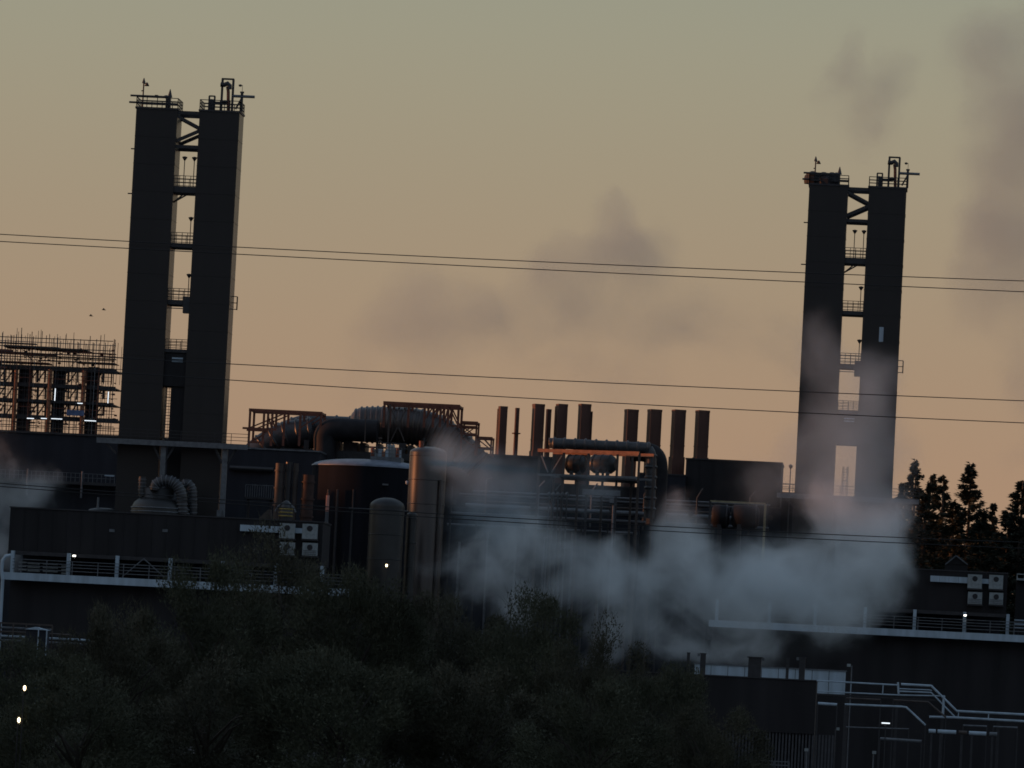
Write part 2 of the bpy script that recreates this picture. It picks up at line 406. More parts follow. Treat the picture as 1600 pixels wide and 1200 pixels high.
    # --- compressor hall: dark upper wall over an open railed storey
    Yh = -22.0
    a, b = P(16.5, 792.5, Yh), P(505, 817.5, Yh); zt2 = (a.z + b.z) / 2
    zb2 = P(200, 869, Yh).z; yh = 700 + Yh + T.y
    dl, dr = P(5, 893, Yh - 1.5), P(566, 922, Yh - 1.5); zd = (dl.z + dr.z) / 2
    ch = thing('compressor_hall', ('long black hall with open railed storey, below the scaffolded furnace and first tower',
                                   'long black hall with open railed storey behind the pipe bridge, right of the steam')[side], 'building', low(a), 'compressor halls')
    obj('upper_wall', MB().box((a.x, yh, zb2), (b.x, yh + 9, zt2)), WALLD, ch)
    jm = MB()
    n = 22
    for k in range(1, n):
        x = a.x + (b.x - a.x) * k / n; jm.box((x - .05, yh - .04, zb2 + .02), (x + .05, yh - .002, zt2 - .05))
    tag(obj('wall_rib', jm, WALLD, ch), kind='stuff')
    obj('parapet_cap', MB().box((a.x - .1, yh - .12, zt2), (b.x + .1, yh + 9.1, zt2 + .14)), STEEL, ch)
    for px in (175, 258):
        p = P(px, 829, Yh); obj('wall_vent', MB().box((p.x - .3, yh - .08, p.z - .16), (p.x + .3, yh - .002, p.z + .16)), GREYM, ch)
    lw = obj('lower_wall', MB().box((dl.x + .6, yh + .3, 0), (dr.x, yh + 9, zd - .8)), WALLD, ch)
    obj('deck_slab', MB().box((dl.x + .5, yh - 1.3, zd - .8), (dr.x, yh + 8.8, zd - .1)), STEEL, ch)
    obj('deck_edge', MB().box((dl.x, yh - 1.5, zd - .85), (dr.x, yh - 1.3, zd)), PALE, ch)
    obj('back_wall', MB().box((a.x + .5, yh + 8.5, zd - .1), (b.x - .5, yh + 8.9, zb2)), WALLB, ch)
    obj('soffit_beam', MB().box((a.x, yh - .35, zb2 - .45), (b.x, yh - .05, zb2 - .02)), STEEL, ch)
    for px in (21, 108.5, 184.5, 267.5, 350, 433, 505):
        x = P(px, 880, Yh).x
        obj('pillar', MB().box((x - .2, yh - 1.0, zd), (x + .2, yh - .4, zb2 - .03)), PALE, ch)
    for px in range(36, 560, 40):
        x = P(px, 880, Yh).x
        obj('rail_post', MB().beam((x, yh - 1.4, zd), (x, yh - 1.4, zd + 1.55), .09), GREYM, ch)
    for h_ in (.45, .85, 1.2, 1.55):
        obj('guard_rail', MB().beam((dl.x + 1, yh - 1.4, zd + h_), (dr.x, yh - 1.4, zd + h_), .08), GREYM, ch)
    # bracing in the third bay
    for (pa, pb) in ((192, 226), (262, 226)):
        obj('cross_brace', MB().beam((P(pa, 898, Yh).x, yh - .7, zd + .1), (P(pb, 870, Yh).x, yh - .7, zb2 - .2), .11), GREYM, ch)
    # louvre banks standing inside the open storey
    if side == 0:
        for (p0, p1, q0, q1) in ((29, 41, 877, 892), (43, 62, 879, 893), (67, 90, 880, 894), (96, 104, 883, 894)):
            for k in range(3):
                A_ = P(p0, q0 + k * 5.6, Yh + 2); B_ = P(p1, q0 + k * 5.6 + 3.2, Yh + 2)
                obj('louvre_panel', MB().box((A_.x, A_.y, B_.z), (B_.x, A_.y + .3, A_.z)), WHITE, ch)
        obj('strip_soffit', MB().box((P(30, 866, Yh).x, yh + .5, zb2 - .3), (P(100, 866, Yh).x, yh + .8, zb2 - .12)), PALE, ch)
    # AC units hung on the wall and the trunking between them
    for row, (py0, py1) in enumerate(((817.5, 842), (847, 868))):
        for c_, (px0, px1) in enumerate(((438.5, 461), (474, 496))):
            A_ = P(px0, py0 + c_ * 1.0, Yh - .1); B_ = P(px1, py1 + c_ * 1.0, Yh - .1)
            nm = (('pale boxed cooling unit, upper left of four on the hall below the yellow valve', 'pale boxed cooling unit, upper right of four on the hall below the salmon pipe',
                   'dim boxed cooling unit, lower left of four, half hidden by treetop', 'dim boxed cooling unit, lower right of four, half hidden by treetop'),
                  ('pale boxed cooling unit ending the trunking, upper left of four near the conifers', 'pale boxed cooling unit, upper right of four on the hall near the conifers',
                   'pale louvred cooling unit, lower left of four on the hall near the conifers', 'pale louvred cooling unit, lower right of four on the hall near the conifers'))[side][row * 2 + c_]
            x0, x1, z0, z1 = A_.x, B_.x, B_.z, A_.z
            ac = thing('cooling_unit', nm, 'cooling unit', Vector((x0, yh, z0)), 'cooling units on the halls')
            obj('casing', MB().box((x0, yh - .95, z0), (x1, yh - .14, z1)), WHITE, ac)
            cx, cz, r = (x0 + x1) / 2, z1 - .52, .33
            fan = MB(); pts = [(cx + r * math.cos(t), cz + r * math.sin(t)) for t in [2 * math.pi * k / 16 for k in range(16)]]
            fan.add([(x, yh - 1.0, z) for x, z in pts] + [(x, yh - .951, z) for x, z in pts], [tuple(range(16))] + [(k, (k + 1) % 16, (k + 1) % 16 + 16, k + 16) for k in range(16)])
            obj('fan_grille', fan, BLACK, ac)
            obj('bracket', MB().box((x0 - .05, yh - .9, z0 - .18), (x1 + .1, yh - .14, z0 - .02)), STEEL, ac)
            if row: 
                for k in range(3): obj('louvre', MB().box((x0 + .08, yh - 1.0, z0 + .12 + k * .2), (x1 - .08, yh - .953, z0 + .2 + k * .2)), GREYM, ac)
    A_, B_ = P(376, 823, Yh), P(438, 832, Yh)
    zc = P(407, 826.3, Yh).z
    tk = thing('wall_trunking', ('pale blue trunking on the black hall, left of the cooling units below the yellow valve',
                                 'pale blue trunking ending at the cooling units near the conifers')[side], 'trunking', Vector((A_.x, yh, zc)), 'wall trunkings')
    n = 4
    for k in range(n):
        xa, xb = A_.x + (B_.x - A_.x) * k / n, A_.x + (B_.x - A_.x) * (k + 1) / n
        obj('trunking_section', MB().box((xa + .01, yh - .6, zc - .36), (xb - .02, yh - .14, zc + .36)), PALE, tk)
    obj('trunking_section', MB().box((P(461.5, 830, Yh).x, yh - .5, zc - .3), (P(473.5, 830, Yh).x, yh - .14, zc + .28)), PALE, tk)
    # lamps
    if side == 0: p = P(116, 868.5, Yh - 1)
    else: p = W(1508, 961.5, yh - 1.7)
    bl = thing('bulkhead_lamp', ('lit white bulkhead lamp under the hall wall beside the second pillar',
                                 'lit white bulkhead lamp below the cooling units near the conifers')[side], 'lamp', p, 'lit bulkhead lamps')
    obj('lamp_glass', MB().box(p + Vector((-.16, -.1, -.09)), p + Vector((.16, .1, .09))), LAMP, bl)
    obj('lamp_bracket', MB().box(p + Vector((-.2, .1, -.12)), p + Vector((.2, .45, .12))), STEEL, bl)
    return P, T

d2 = W(1346.5, 289.5, 755) - REF
P0, T0 = module(Vector((0, 0, 0)), 0)
P1, T1 = module(Vector((d2.x, 55, d2.z)), 1)

# ------------------------------------------------------------------ left: vessel with corrugated hoses behind the hall parapet
def Wp(px, py, Y): return W(px, py, Y)
Yv = 692.0
c = W(250, 805, Yv); m = Yv / FPX
v = thing('domed_vessel', 'squat domed dark vessel peeping over the black hall parapet', 'vessel', low((c.x, Yv, 0)))
zb = W(250, 803, Yv).z
prof = [(3.4, 0), (3.4, zb + .3), (3.35, zb + .75), (3.05, zb + 1.3), (2.5, zb + 1.75), (2.35, zb + 1.8), (2.35, zb + 2.9), (2.1, zb + 3.0), (.01, zb + 3.05)]
obj('shell', MB().lathe((c.x, Yv), prof, 40), VESS, v)
for z_ in (zb + .1, zb + .55): obj('rim', MB().lathe((c.x, Yv), [(3.42, z_), (3.48, z_ + .03), (3.48, z_ + .12), (3.42, z_ + .15)], 40), GREYM, v)
def hose(pts, r, label, pitch=.33):
    t = thing('corrugated_hose', label, 'hose', low(pts[0], pts[0][2]), 'ribbed hoses on the domed vessel')
    pts = [Vector(p) for p in pts]
    fine = []
    for i in range(len(pts) - 1):
        for k in range(6):
            q = [pts[max(i - 1, 0)], pts[i], pts[i + 1], pts[min(i + 2, len(pts) - 1)]]; u = k / 6
            fine.append(.5 * ((2 * q[1]) + (q[2] - q[0]) * u + (2 * q[0] - 5 * q[1] + 4 * q[2] - q[3]) * u * u + (3 * q[1] - q[0] - 3 * q[2] + q[3]) * u ** 3))
    fine.append(pts[-1])
    obj('hose_wall', MB().tube(fine, r, 12), DUCT, t)
    acc = 0
    for i in range(len(fine) - 1):
        seg = (fine[i + 1] - fine[i]).length; acc += seg
        if acc >= pitch:
            acc = 0; d = (fine[i + 1] - fine[i]).normalized() * .05
            obj('ring', MB().tube([fine[i] - d, fine[i] + d], r * 1.13, 12), GREYM, t)
hose([W(222, 775, 691), W(222, 760, 691), W(222.5, 745, 691)], .42, 'short upright ribbed hose on the left shoulder of the domed vessel')
hose([W(242, 766, 690), W(244, 757, 690), W(254, 752, 690), W(266, 752, 690), W(277, 759, 690), W(283, 772, 690), W(284, 788, 690), W(284, 803, 690)], .62, 'arched ribbed hose curling over the top of the domed vessel')
hose([W(286, 757, 692.5), W(293, 755, 692.5), W(300, 764, 692.5), W(301, 780, 692.5), W(301, 804, 692.5)], .5, 'rightmost arched ribbed hose beside the domed vessel')
obj_ = thing('hose_platform', 'thin pale platform under the ribbed hoses beside the domed vessel', 'platform', W(285, 806, 690))
A_, B_ = W(262, 804, 689), W(305, 806, 689)
obj('platform_deck', MB().box((A_.x, 688.5, A_.z - .25), (B_.x, 693.5, A_.z - .02)), GREYM, obj_)
obj('platform_leg', MB().box((A_.x + .2, 690.5, 0), (A_.x + .6, 691, A_.z - .26)), STEEL, obj_)
obj('platform_leg', MB().box((B_.x - .6, 690.5, 0), (B_.x - .2, 691, A_.z - .26)), STEEL, obj_)
c = W(158, 798, 696)
t = thing('small_domed_tank', 'low domed tank with one stub pipe, left of the ribbed vessel', 'tank', low((c.x, 696, 0)))
obj('shell', MB().lathe((c.x, 698), [(2.0, 0), (2.0, c.z - .1), (1.6, c.z + .22), (.9, c.z + .38), (.01, c.z + .42)], 30), VESS, t)
x = W(153.5, 780, 698).x
obj('stub_pipe', MB().tube([(x, 698, c.z), (x, 698, W(153.5, 777, 698).z)], .14, 8), GREYM, t)

# ------------------------------------------------------------------ far left: long building with rail
Yb = 738
a, b = W(-120, 668, Yb), W(186, 684, Yb)
t = thing('long_dark_building', 'long dark windowless building under the scaffolded furnace, at the left edge', 'building', low(b))
zt_ = W(90, 679, Yb).z
obj('wall', MB().box((a.x, Yb, 0), (b.x + 10.5, Yb + 14, zt_)), WALLB, t)
obj('eaves', MB().box((a.x, Yb - .2, zt_), (b.x + 10.7, Yb + 14, zt_ + .25)), STEEL, t)
zr = W(90, 752, Yb).z
obj('ledge', MB().box((a.x, Yb - 2.2, zr - .35), (b.x + 3, Yb - .002, zr)), STEEL, t)
rail('handrail', t, (a.x, Yb - 2.1, zr), (b.x, Yb - 2.1, zr), GREYM, 1.05, .55, .05, 2)
for px in (47, 132): 
    x = W(px, 750, Yb).x; obj('downpipe', MB().tube([(x, Yb - 2.3, zr - 2), (x, Yb - 2.3, zr + 1.3)], .12, 6), GREYM, t)
obj('wall_bracket', MB().box((W(167, 745, Yb).x, Yb - 2.25, zr + .85), (W(182, 745, Yb).x, Yb - 2.15, zr + 1.0)), PALE, t)

# ------------------------------------------------------------------ far left: furnace wrapped in scaffold
Ys = 762
fu = thing('scaffolded_furnace', 'steel furnace frame wrapped in scaffolding with lit strips, at the left edge', 'furnace', low(W(92, 680, Ys)))
zg = W(92, 690, Ys).z
def F(px, py, dy=0): return W(px, py, Ys + dy)
for (l, r) in ((-22, -4), (31, 49), (84, 101), (137, 154)):
    A_, B_ = F(l + 1, 573), F(r + 1, 573)
    lg = obj('furnace_leg', MB().box((A_.x, Ys, 0), (B_.x, Ys + 1.4, A_.z)), WALLB, fu)
    obj('side_plate', MB().box((A_.x - .12, Ys + .1, zg - 3), (A_.x - .002, Ys + 1.3, A_.z - .4)), RUST, lg)
    px_ = (A_.x - .22); obj('sun_edge_tube', MB().tube([(px_, Ys - 1.95, zg), (px_, Ys - 1.95, A_.z - .5)], .28, 12), SUNLIT, fu)  # tube added to give each leg an orange sunlit edge
    for k in range(5):
        z = zg + 1.4 * k + .8
        obj('bracket', MB().box((A_.x - .75, Ys + .4, z), (A_.x - .121, Ys + .7, z + .2)), RUST, fu)
        obj('bracket', MB().box((B_.x + .002, Ys + .4, z), (B_.x + .7, Ys + .7, z + .2)), STEEL, fu)
for (py, th, xr) in ((574, .55, 185), (601, .5, 183), (626.5, .36, 180), (651, .6, 187), (682, .6, 187)):
    A_, B_ = F(-60, py - 6.2), F(xr, py + 3.2); z = F(92, py).z
    fl = obj('floor_beam', MB().box((A_.x, Ys - 1.6, z - th), (B_.x, Ys - 1.3, z)), STEEL, fu)
    obj('floor_plate', MB().box((A_.x, Ys - 1.299, z - .28), (B_.x, Ys + 5.5, z - .16)), STEEL, fu)
rng = random.Random(3)
zbot = F(92, 680).z
ztop0 = F(92, 545).z
nP = 0
def spline_h(px): return 529 + 10.5 * max(0, (px - 0) / 183) - 3 * math.sin(px / 30)
for row, yy in enumerate((Ys - 2.4, Ys - 1.2, Ys + 5.8)):
    px = -58 + row * 5
    while px < 186:
        top = spline_h(px) - rng.choice([0, 0, 2, 5, 8, 14]) - rng.random() * 4
        p = W(px, top, Ys); lean = rng.uniform(-.06, .06)
        zb_ = zbot - 1 if row < 2 else ztop0 - 4
        obj('scaffold_pole', MB().beam((p.x, yy, zb_), (p.x + lean, yy, p.z), .055 if rng.random() < .7 else .085), rng.choice([STEEL, STEEL, RUST, GREYM]), fu); nP += 1
        px += rng.uniform(4, 9)
for py, row, w, mm in [(529, 0, .1, STEEL), (534, 1, .09, GREYM), (543, 0, .12, STEEL), (547, 2, .1, RUST), (552, 0, .12, RUST), (558, 1, .12, STEEL), (563, 0, .09, STEEL), (567, 2, .08, RUST), (571, 1, .1, GREYM), (585, 0, .07, STEEL), (591, 0, .07, RUST), (611, 0, .07, STEEL), (616, 1, .07, STEEL), (636, 0, .07, RUST), (641, 1, .07, STEEL), (660, 0, .07, STEEL), (664, 1, .1, STEEL), (669, 0, .08, BOARD), (675, 1, .1, STEEL)]:
    yy = (Ys - 2.4, Ys - 1.2, Ys + 5.8)[row]
    x0, x1 = F(-58, py).x, F(rng.uniform(176, 186), py).x; z = F(92, py + 3).z
    obj('ledger', MB().beam((x0, yy, z + rng.uniform(-.1, .1)), (x1, yy, z + rng.uniform(-.1, .1)), w), mm, fu)
for (x0, x1, py, h) in ((-58, 60, 537, .28), (10, 95, 541, .55), (60, 140, 543, .4), (100, 184, 547, .22), (-58, 92, 552, .5), (40, 184, 555, .25), (-58, 22, 548, .5), (-40, 80, 566, .22), (66, 120, 562, .2), (-58, 15, 575, .5), (120, 184, 562, .12)):
    A_, B_ = F(x0, py), F(x1, py); z = F(92, py + .0512 * 0 + 3).z
    obj('board_run', MB().box((A_.x, Ys - 2.3, z - h * .5), (B_.x, Ys + rng.choice([-1.0, 2.0]), z)), rng.choice([BOARD, RUST, STEEL, WALLB]), fu)
for k in range(16):
    px = rng.uniform(-50, 165); py = rng.choice([552, 562, 590, 615, 640])
    a_ = F(px, py); b_ = F(px + rng.choice([-14, 14, 18]), py + 16)
    obj('diagonal_brace', MB().beam((a_.x, Ys - 2.3, a_.z), (b_.x, Ys - 2.3, b_.z), .06), rng.choice([STEEL, RUST]), fu)
for (px, w) in ((60, .25), (72, .2), (108, .22), (122, .2), (163, .28), (9, .2), (22, .25)):
    for (q0, q1) in ((578, 598), (604, 624), (630, 650)):
        a_, b_ = F(px, q0), F(px, q1)
        obj('web_post', MB().beam((a_.x, Ys - .4, a_.z), (a_.x, Ys - .4, b_.z), w), STEEL, fu)
        if rng.random() < .8: obj('web_brace', MB().beam((a_.x - 1.0, Ys - .4, b_.z), (a_.x, Ys - .4, a_.z), .16), STEEL, fu)
cl = MB()
for k in range(230):                                  # couplings, valves and fittings too small to pick apart
    px = rng.uniform(-50, 182); py = rng.choice([rng.uniform(545, 575), rng.uniform(582, 680)])
    p = F(px, py); s_ = rng.uniform(.06, .2); cl.box((p.x - s_, Ys - .9, p.z - s_ * .6), (p.x + s_, Ys - .5, p.z + s_ * .6))
tag(obj('fittings', cl, RUST, fu), kind='stuff')
A_, B_ = F(104, 640, -2.8), F(131, 650, -2.8)
t = obj('tarpaulin_sheet', MB().box((A_.x, Ys - 2.7, B_.z), (B_.x, Ys - 2.55, A_.z)), TARP, base=Vector((A_.x, Ys - 2.7, B_.z)))
tag(t, 'blue tarpaulin hung on the scaffolded furnace', 'tarpaulin')
for i, (px0, py0, px1, py1, nm) in enumerate(((86.5, 607, 85, 626, 'upright lit strip lamp on the middle furnace leg'), (169.5, 612, 167.5, 630, 'upright lit strip lamp at the right end of the scaffold'),
                              (42, 653.5, 53, 654, 'lit horizontal strip lamp by the left furnace leg'), (64, 653.6, 73, 654, 'lit horizontal strip lamp between left and middle furnace legs'),
                              (80, 654, 97, 655, 'lit horizontal strip lamp below the middle furnace leg'), (132, 657, 150, 658.5, 'lit horizontal strip lamp below the right furnace leg'),
                              (121, 630, 129, 630.6, 'short lit strip lamp above the blue tarpaulin'))):
    a_, b_ = W(px0, py0, Ys - 3), W(px1, py1, Ys - 3)
    if px1 < px0: b_.x = a_.x
    else: b_.z = a_.z
    t = thing('strip_lamp', nm, 'lamp', a_, 'lit strip lamps on the scaffold')
    obj('tube', MB().beam(a_, b_, .09), LEDS, t)
    obj('housing', MB().beam(a_ + Vector((0, .15, 0)), b_ + Vector((0, .15, 0)), .16), STEEL, t)

# ------------------------------------------------------------------ heater ducts behind the tank
Yd = 782
def H(px, py, dy=0): return W(px, py, Yd + dy)
def frame_truss(name, label, posts, top, bot, mids, diags, Y, dep, m, w=.3, group=None):
    t = thing(name, label, 'frame', low(W(posts[0], top, Y)), group)
    x0, x1 = W(posts[0], top, Y).x, W(posts[-1], top, Y).x
    zt = W((posts[0] + posts[-1]) / 2, top, Y).z
    for yy in (Y, Y + dep):
        for px in posts:
            x = W(px, top, Y).x; obj('post', MB().beam((x, yy, W(px, bot, Y).z), (x, yy, zt), w * .85), m, t)
        obj('top_beam', MB().beam((x0 - w / 2, yy, zt), (x1 + w / 2, yy, zt), w, w * 1.1), m, t)
        for (pa, pb, py) in mids:
            z = W((pa + pb) / 2, py, Y).z; obj('rail_beam', MB().beam((W(pa, py, Y).x, yy - .02, z), (W(pb, py, Y).x, yy - .02, z), w * .8), m, t)
        for (pa, ya, pb, yb) in diags:
            A_, B_ = W(pa, ya, Y), W(pb, yb, Y); obj('diagonal', MB().beam((A_.x, yy + .03, A_.z), (B_.x, yy + .03, B_.z), w * .5), m, t)
    for px in (posts[0], posts[-1]):
        x = W(px, top, Y).x; obj('cross_beam', MB().beam((x, Y, zt + .02), (x, Y + dep, zt + .02), w * .7), m, t)
    return t
frame_truss('lifting_frame', 'rusty open steel frame standing left of the big ducts', (391, 413, 426, 445, 470, 502), 643, 697, ((379, 432, 670), (391, 413, 691)),
            ((391, 668, 445, 646), (391, 692, 413, 678), (418, 645, 424, 668), (470, 668, 502, 647)), Yd - 3, 5, RUST, .34, 'open steel frames over the ducts')
frame_truss('lifting_frame', 'rusty steel frame standing over the ribbed drum, with crossed stays', (601, 610, 639, 664, 678, 689, 701, 717), 632, 668, (),
            ((664, 655, 678, 634), (689, 634, 678, 655), (701, 634, 714, 662), (701, 634, 694, 660)), Yd - 3.2, 6, RUST, .36, 'open steel frames over the ducts')
frame_truss('lifting_frame', 'middle stepped steel frame right of the ribbed drum', (722, 745), 660, 712, ((700, 745, 666), (718, 745, 678)), ((722, 678, 738, 666), (722, 666, 738, 678), (722, 684, 742, 700)), Yd - 1, 4, RUST, .28, 'open steel frames over the ducts')
frame_truss('lifting_frame', 'lowest and rightmost stepped steel frame, before the first chimney', (746, 768), 684, 712, ((746, 768, 700),), ((746, 686, 766, 702), (755, 685, 768, 700)), Yd, 4, RUST, .26, 'open steel frames over the ducts')
stays = thing('stay_frame', 'slender pale crossed stays in front of the ribbed drum', 'frame', low(W(607, 690, Yd - 5)))
for (a_, b_, w) in (((609.5, 632), (606, 692), .22), ((636, 636), (610, 690), .13), ((612, 640), (632, 690), .13), ((572, 640), (570, 690), .12)):
    p, q = W(*a_, Yd - 5), W(*b_, Yd - 5); obj('stay', MB().beam(p, q, w), BROWN, stays)
obj('stay_foot', MB().beam(W(598, 692, Yd - 5), W(636, 694, Yd - 5), .2), STEEL, stays)

def big_tube(name, label, pts, r, m, ribs=None, cat='duct', rs=None, group='large ducts on the heater'):
    pts = [Vector(p) for p in pts]; fine = []; fr = []
    for i in range(len(pts) - 1):
        for k in range(5):
            q = [pts[max(i - 1, 0)], pts[i], pts[i + 1], pts[min(i + 2, len(pts) - 1)]]; u = k / 5
            fine.append(.5 * ((2 * q[1]) + (q[2] - q[0]) * u + (2 * q[0] - 5 * q[1] + 4 * q[2] - q[3]) * u * u + (3 * q[1] - q[0] - 3 * q[2] + q[3]) * u ** 3))
            fr.append((rs[i] + (rs[i + 1] - rs[i]) * u) if rs else r)
    fine.append(pts[-1]); fr.append(rs[-1] if rs else r)
    t = thing(name, label, cat, low(fine[0]), group)
    obj('shell', MB().tube(fine, r, 28, rs=fr), m, t)
    if ribs:
        acc = ribs
        for i in range(len(fine) - 1):
            seg = (fine[i + 1] - fine[i]); n_ = 0; L = seg.length
            while acc <= L:
                p = fine[i] + seg.normalized() * acc; d = seg.normalized(); R = fr[i] + (fr[i + 1] - fr[i]) * acc / L
                obj('rib', MB().tube([p - d * .22, p - d * .1, p, p + d * .1, p + d * .22], R, 28, rs=[R * .99, R + .13, R + .17, R + .13, R * .99]), m, t)
                acc += ribs
            acc -= L
    return t
big_tube('sloping_duct', 'dark sloping duct rising behind the rusty frame, lower of two', [H(400, 712, 3), H(420, 696, 3), H(450, 682, 3), H(490, 676, 3)], 2.0, DUCT, 1.6)
big_tube('sloping_duct', 'dark sloping duct rising behind the rusty frame, upper of two', [H(424, 690, 6), H(446, 679, 6), H(475, 669, 6), H(505, 670, 6), H(552, 672, 6)], 1.75, DUCT, 1.8)
big_tube('ribbed_drum', 'huge ribbed drum catching orange light beneath the steel frame', [H(549, 664, 4), H(562, 663.5, 4), H(600, 664, 4), H(650, 667, 4), H(684, 677, 4), H(715, 697, 4), H(745, 725, 4)], 2.3, DRUM, .70, 'drum', rs=[1.2, 2.25, 2.42, 2.4, 2.3, 2.1, 1.9])
big_tube('elbow_duct', 'smooth dark elbow duct coming up and bending toward the ribbed drum', [H(507, 760, -2), H(507.5, 700, -2), H(508, 682, -2), H(513, 674, -2), H(524, 671, -2), H(552, 672, -2), H(590, 674, -2)], 1.5, LAG)
# deck with saddles the ducts rest on (sky shows in the slots)
dk = thing('duct_deck', 'dark steel deck with saddles carrying the big ducts', 'deck', low(H(540, 706)))
z = H(560, 706, 0).z
obj('deck_beam', MB().box((H(440, 700).x, Yd - 1.2, z - .9), (H(708, 712).x, Yd + 8, z)), STEEL, dk)
zb_ = H(560, 697, 0).z
obj('mid_beam', MB().box((H(572, 698).x, Yd - 1.3, zb_ - .22), (H(700, 702).x, Yd - 1.0, zb_)), STEEL, dk)
for px in (478, 496, 512, 524, 541, 552, 566, 590, 606, 628, 640, 655, 672, 690, 702):
    x = H(px, 700).x; w = rng.uniform(.25, .55)
    obj('saddle', MB().box((x - w, Yd + .2, z), (x + w, Yd + 6, z + 1.25)), STEEL, dk)
for px in (445, 520, 600, 680):
    x = H(px, 700).x; obj('deck_leg', MB().box((x - .4, Yd + 1, 0), (x + .4, Yd + 2, z - .9)), STEEL, dk)
t = thing('heater_house', 'dark blocky heater house below the sloping ducts, behind the railed balcony', 'building', low(W(400, 700, Yd - 12)))
zt_ = W(420, 703, Yd - 12).z
obj('wall', MB().box((W(352, 700, Yd - 12).x, Yd - 12, 0), (W(500, 705, Yd - 12).x, Yd - 3.5, zt_)), WALLB, t)
obj('roof_edge', MB().box((W(352, 700, Yd - 12).x - .1, Yd - 12.15, zt_), (W(500, 705, Yd - 12).x + .1, Yd - 3.4, zt_ + .2)), GREYM, t)
zz = W(400, 733, Yd - 12).z
obj('pipe_band', MB().tube([(W(360, 730, Yd - 12).x, Yd - 12.5, zz), (W(428, 733, Yd - 12).x, Yd - 12.5, zz)], .35, 10), DUCT, t)
# balcony with uprights
t = thing('railed_balcony', 'small balcony with close pale uprights, left of the brown standpipes', 'balcony', low(W(400, 775, 745)))
a_, b_ = W(383, 776, 745), W(426, 778, 745); zf = W(405, 777, 745).z
obj('floor', MB().box((a_.x, 745, zf - .25), (b_.x, 748, zf)), STEEL, t)
for k in range(13):
    x = a_.x + (b_.x - a_.x) * k / 12; obj('upright', MB().beam((x, 745.1, zf), (x, 745.1, zf + 1.5 + .15 * math.sin(k * 5)), .07), GREYM, t)
obj('top_rail', MB().beam((a_.x, 745.1, zf + 1.52), (b_.x, 745.1, zf + 1.52), .08), GREYM, t)
for x in (a_.x + .3, b_.x - .3): obj('bracket_leg', MB().box((x - .15, 746, 0), (x + .15, 746.4, zf - .25)), STEEL, t)

# brown standpipes beside the tank
for i, (px, r, top, m_, nm) in enumerate(((438, .55, 724, BROWN, 'leftmost brown standpipe beside the domed roof tank'), (452, .42, 722, DUCT, 'dark middle standpipe beside the domed roof tank'),
                                 (463, .30, 724, BROWN, 'thin brown standpipe beside the domed roof tank'), (482, .75, 742, OXIDE, 'reddish broad standpipe touching the domed roof tank'))):
    p = W(px, top, 726); t = thing('standpipe', nm, 'pipe', low(p), 'standpipes beside the tank')
    obj('pipe', MB().tube([(p.x, 726, 0), (p.x, 726, p.z)], r, 14), m_, t)
    for k in range(4): obj('flange', MB().tube([(p.x, 726, p.z - 1 - k * 2.1), (p.x, 726, p.z - .8 - k * 2.1)], r * 1.18, 14), m_, t)
# valve and hopper near the cooling units
p = W(446, 812, 690)
t = thing('valve_assembly', 'dull yellow banded valve drum with blue arms above the first cooling unit', 'valve', low(p))
mb = MB().lathe((p.x, 690), [(.75, 0), (.75, p.z - .3), (.8, p.z + .3), (.8, p.z + 1.5), (.55, p.z + 1.9), (.2, p.z + 2.2), (.01, p.z + 2.25)], 16)
obj('drum', mb, DUCT, t)
for k in range(3): obj('band', MB().lathe((p.x, 690), [(.81, p.z + .35 + k * .4), (.86, p.z + .38 + k * .4), (.86, p.z + .46 + k * .4), (.81, p.z + .5 + k * .4)], 16), YELL, t)
for s_ in (-1, 1): obj('arm', MB().tube([(p.x + s_ * .4, 689.6, p.z + 1.9), (p.x + s_ * .9, 689.5, p.z + 1.5), (p.x + s_ * 1.2, 689.5, p.z + .9)], .09, 6), GREYM, t)
p = W(414, 812, 691)
t = thing('hopper', 'small pale wedge hopper left of the yellow banded valve', 'hopper', low(p))
q = [W(402, 812, 691), W(423, 813, 691), W(423, 796, 691), W(419, 796, 691)]
obj('chute', MB().prism(q, 1.2), BROWN, t)
obj('hopper_leg', MB().box((q[0].x + .4, 691.3, 0), (q[0].x + .8, 691.7, q[0].z)), STEEL, t)
p = W(511, 798, 712)
t = thing('vent_stub', 'short vent pipe tinted sunlit salmon pink standing left of the dark vessels', 'vent pipe', low(p))
obj('pipe', MB().tube([(p.x, 712, p.z - .1), (p.x, 712, W(511, 774, 712).z)], .2, 10), PINK, t)
obj('cap', MB().lathe((p.x, 712), [(.1, W(511, 774, 712).z), (.13, W(511, 771, 712).z), (.02, W(511, 769, 712).z)], 10), RUST, t)
for s_ in (-.35, 0, .35): obj('stub_leg', MB().beam((p.x + s_, 712, 0), (p.x + s_ * .4, 712, p.z), .1), GREYM, t)

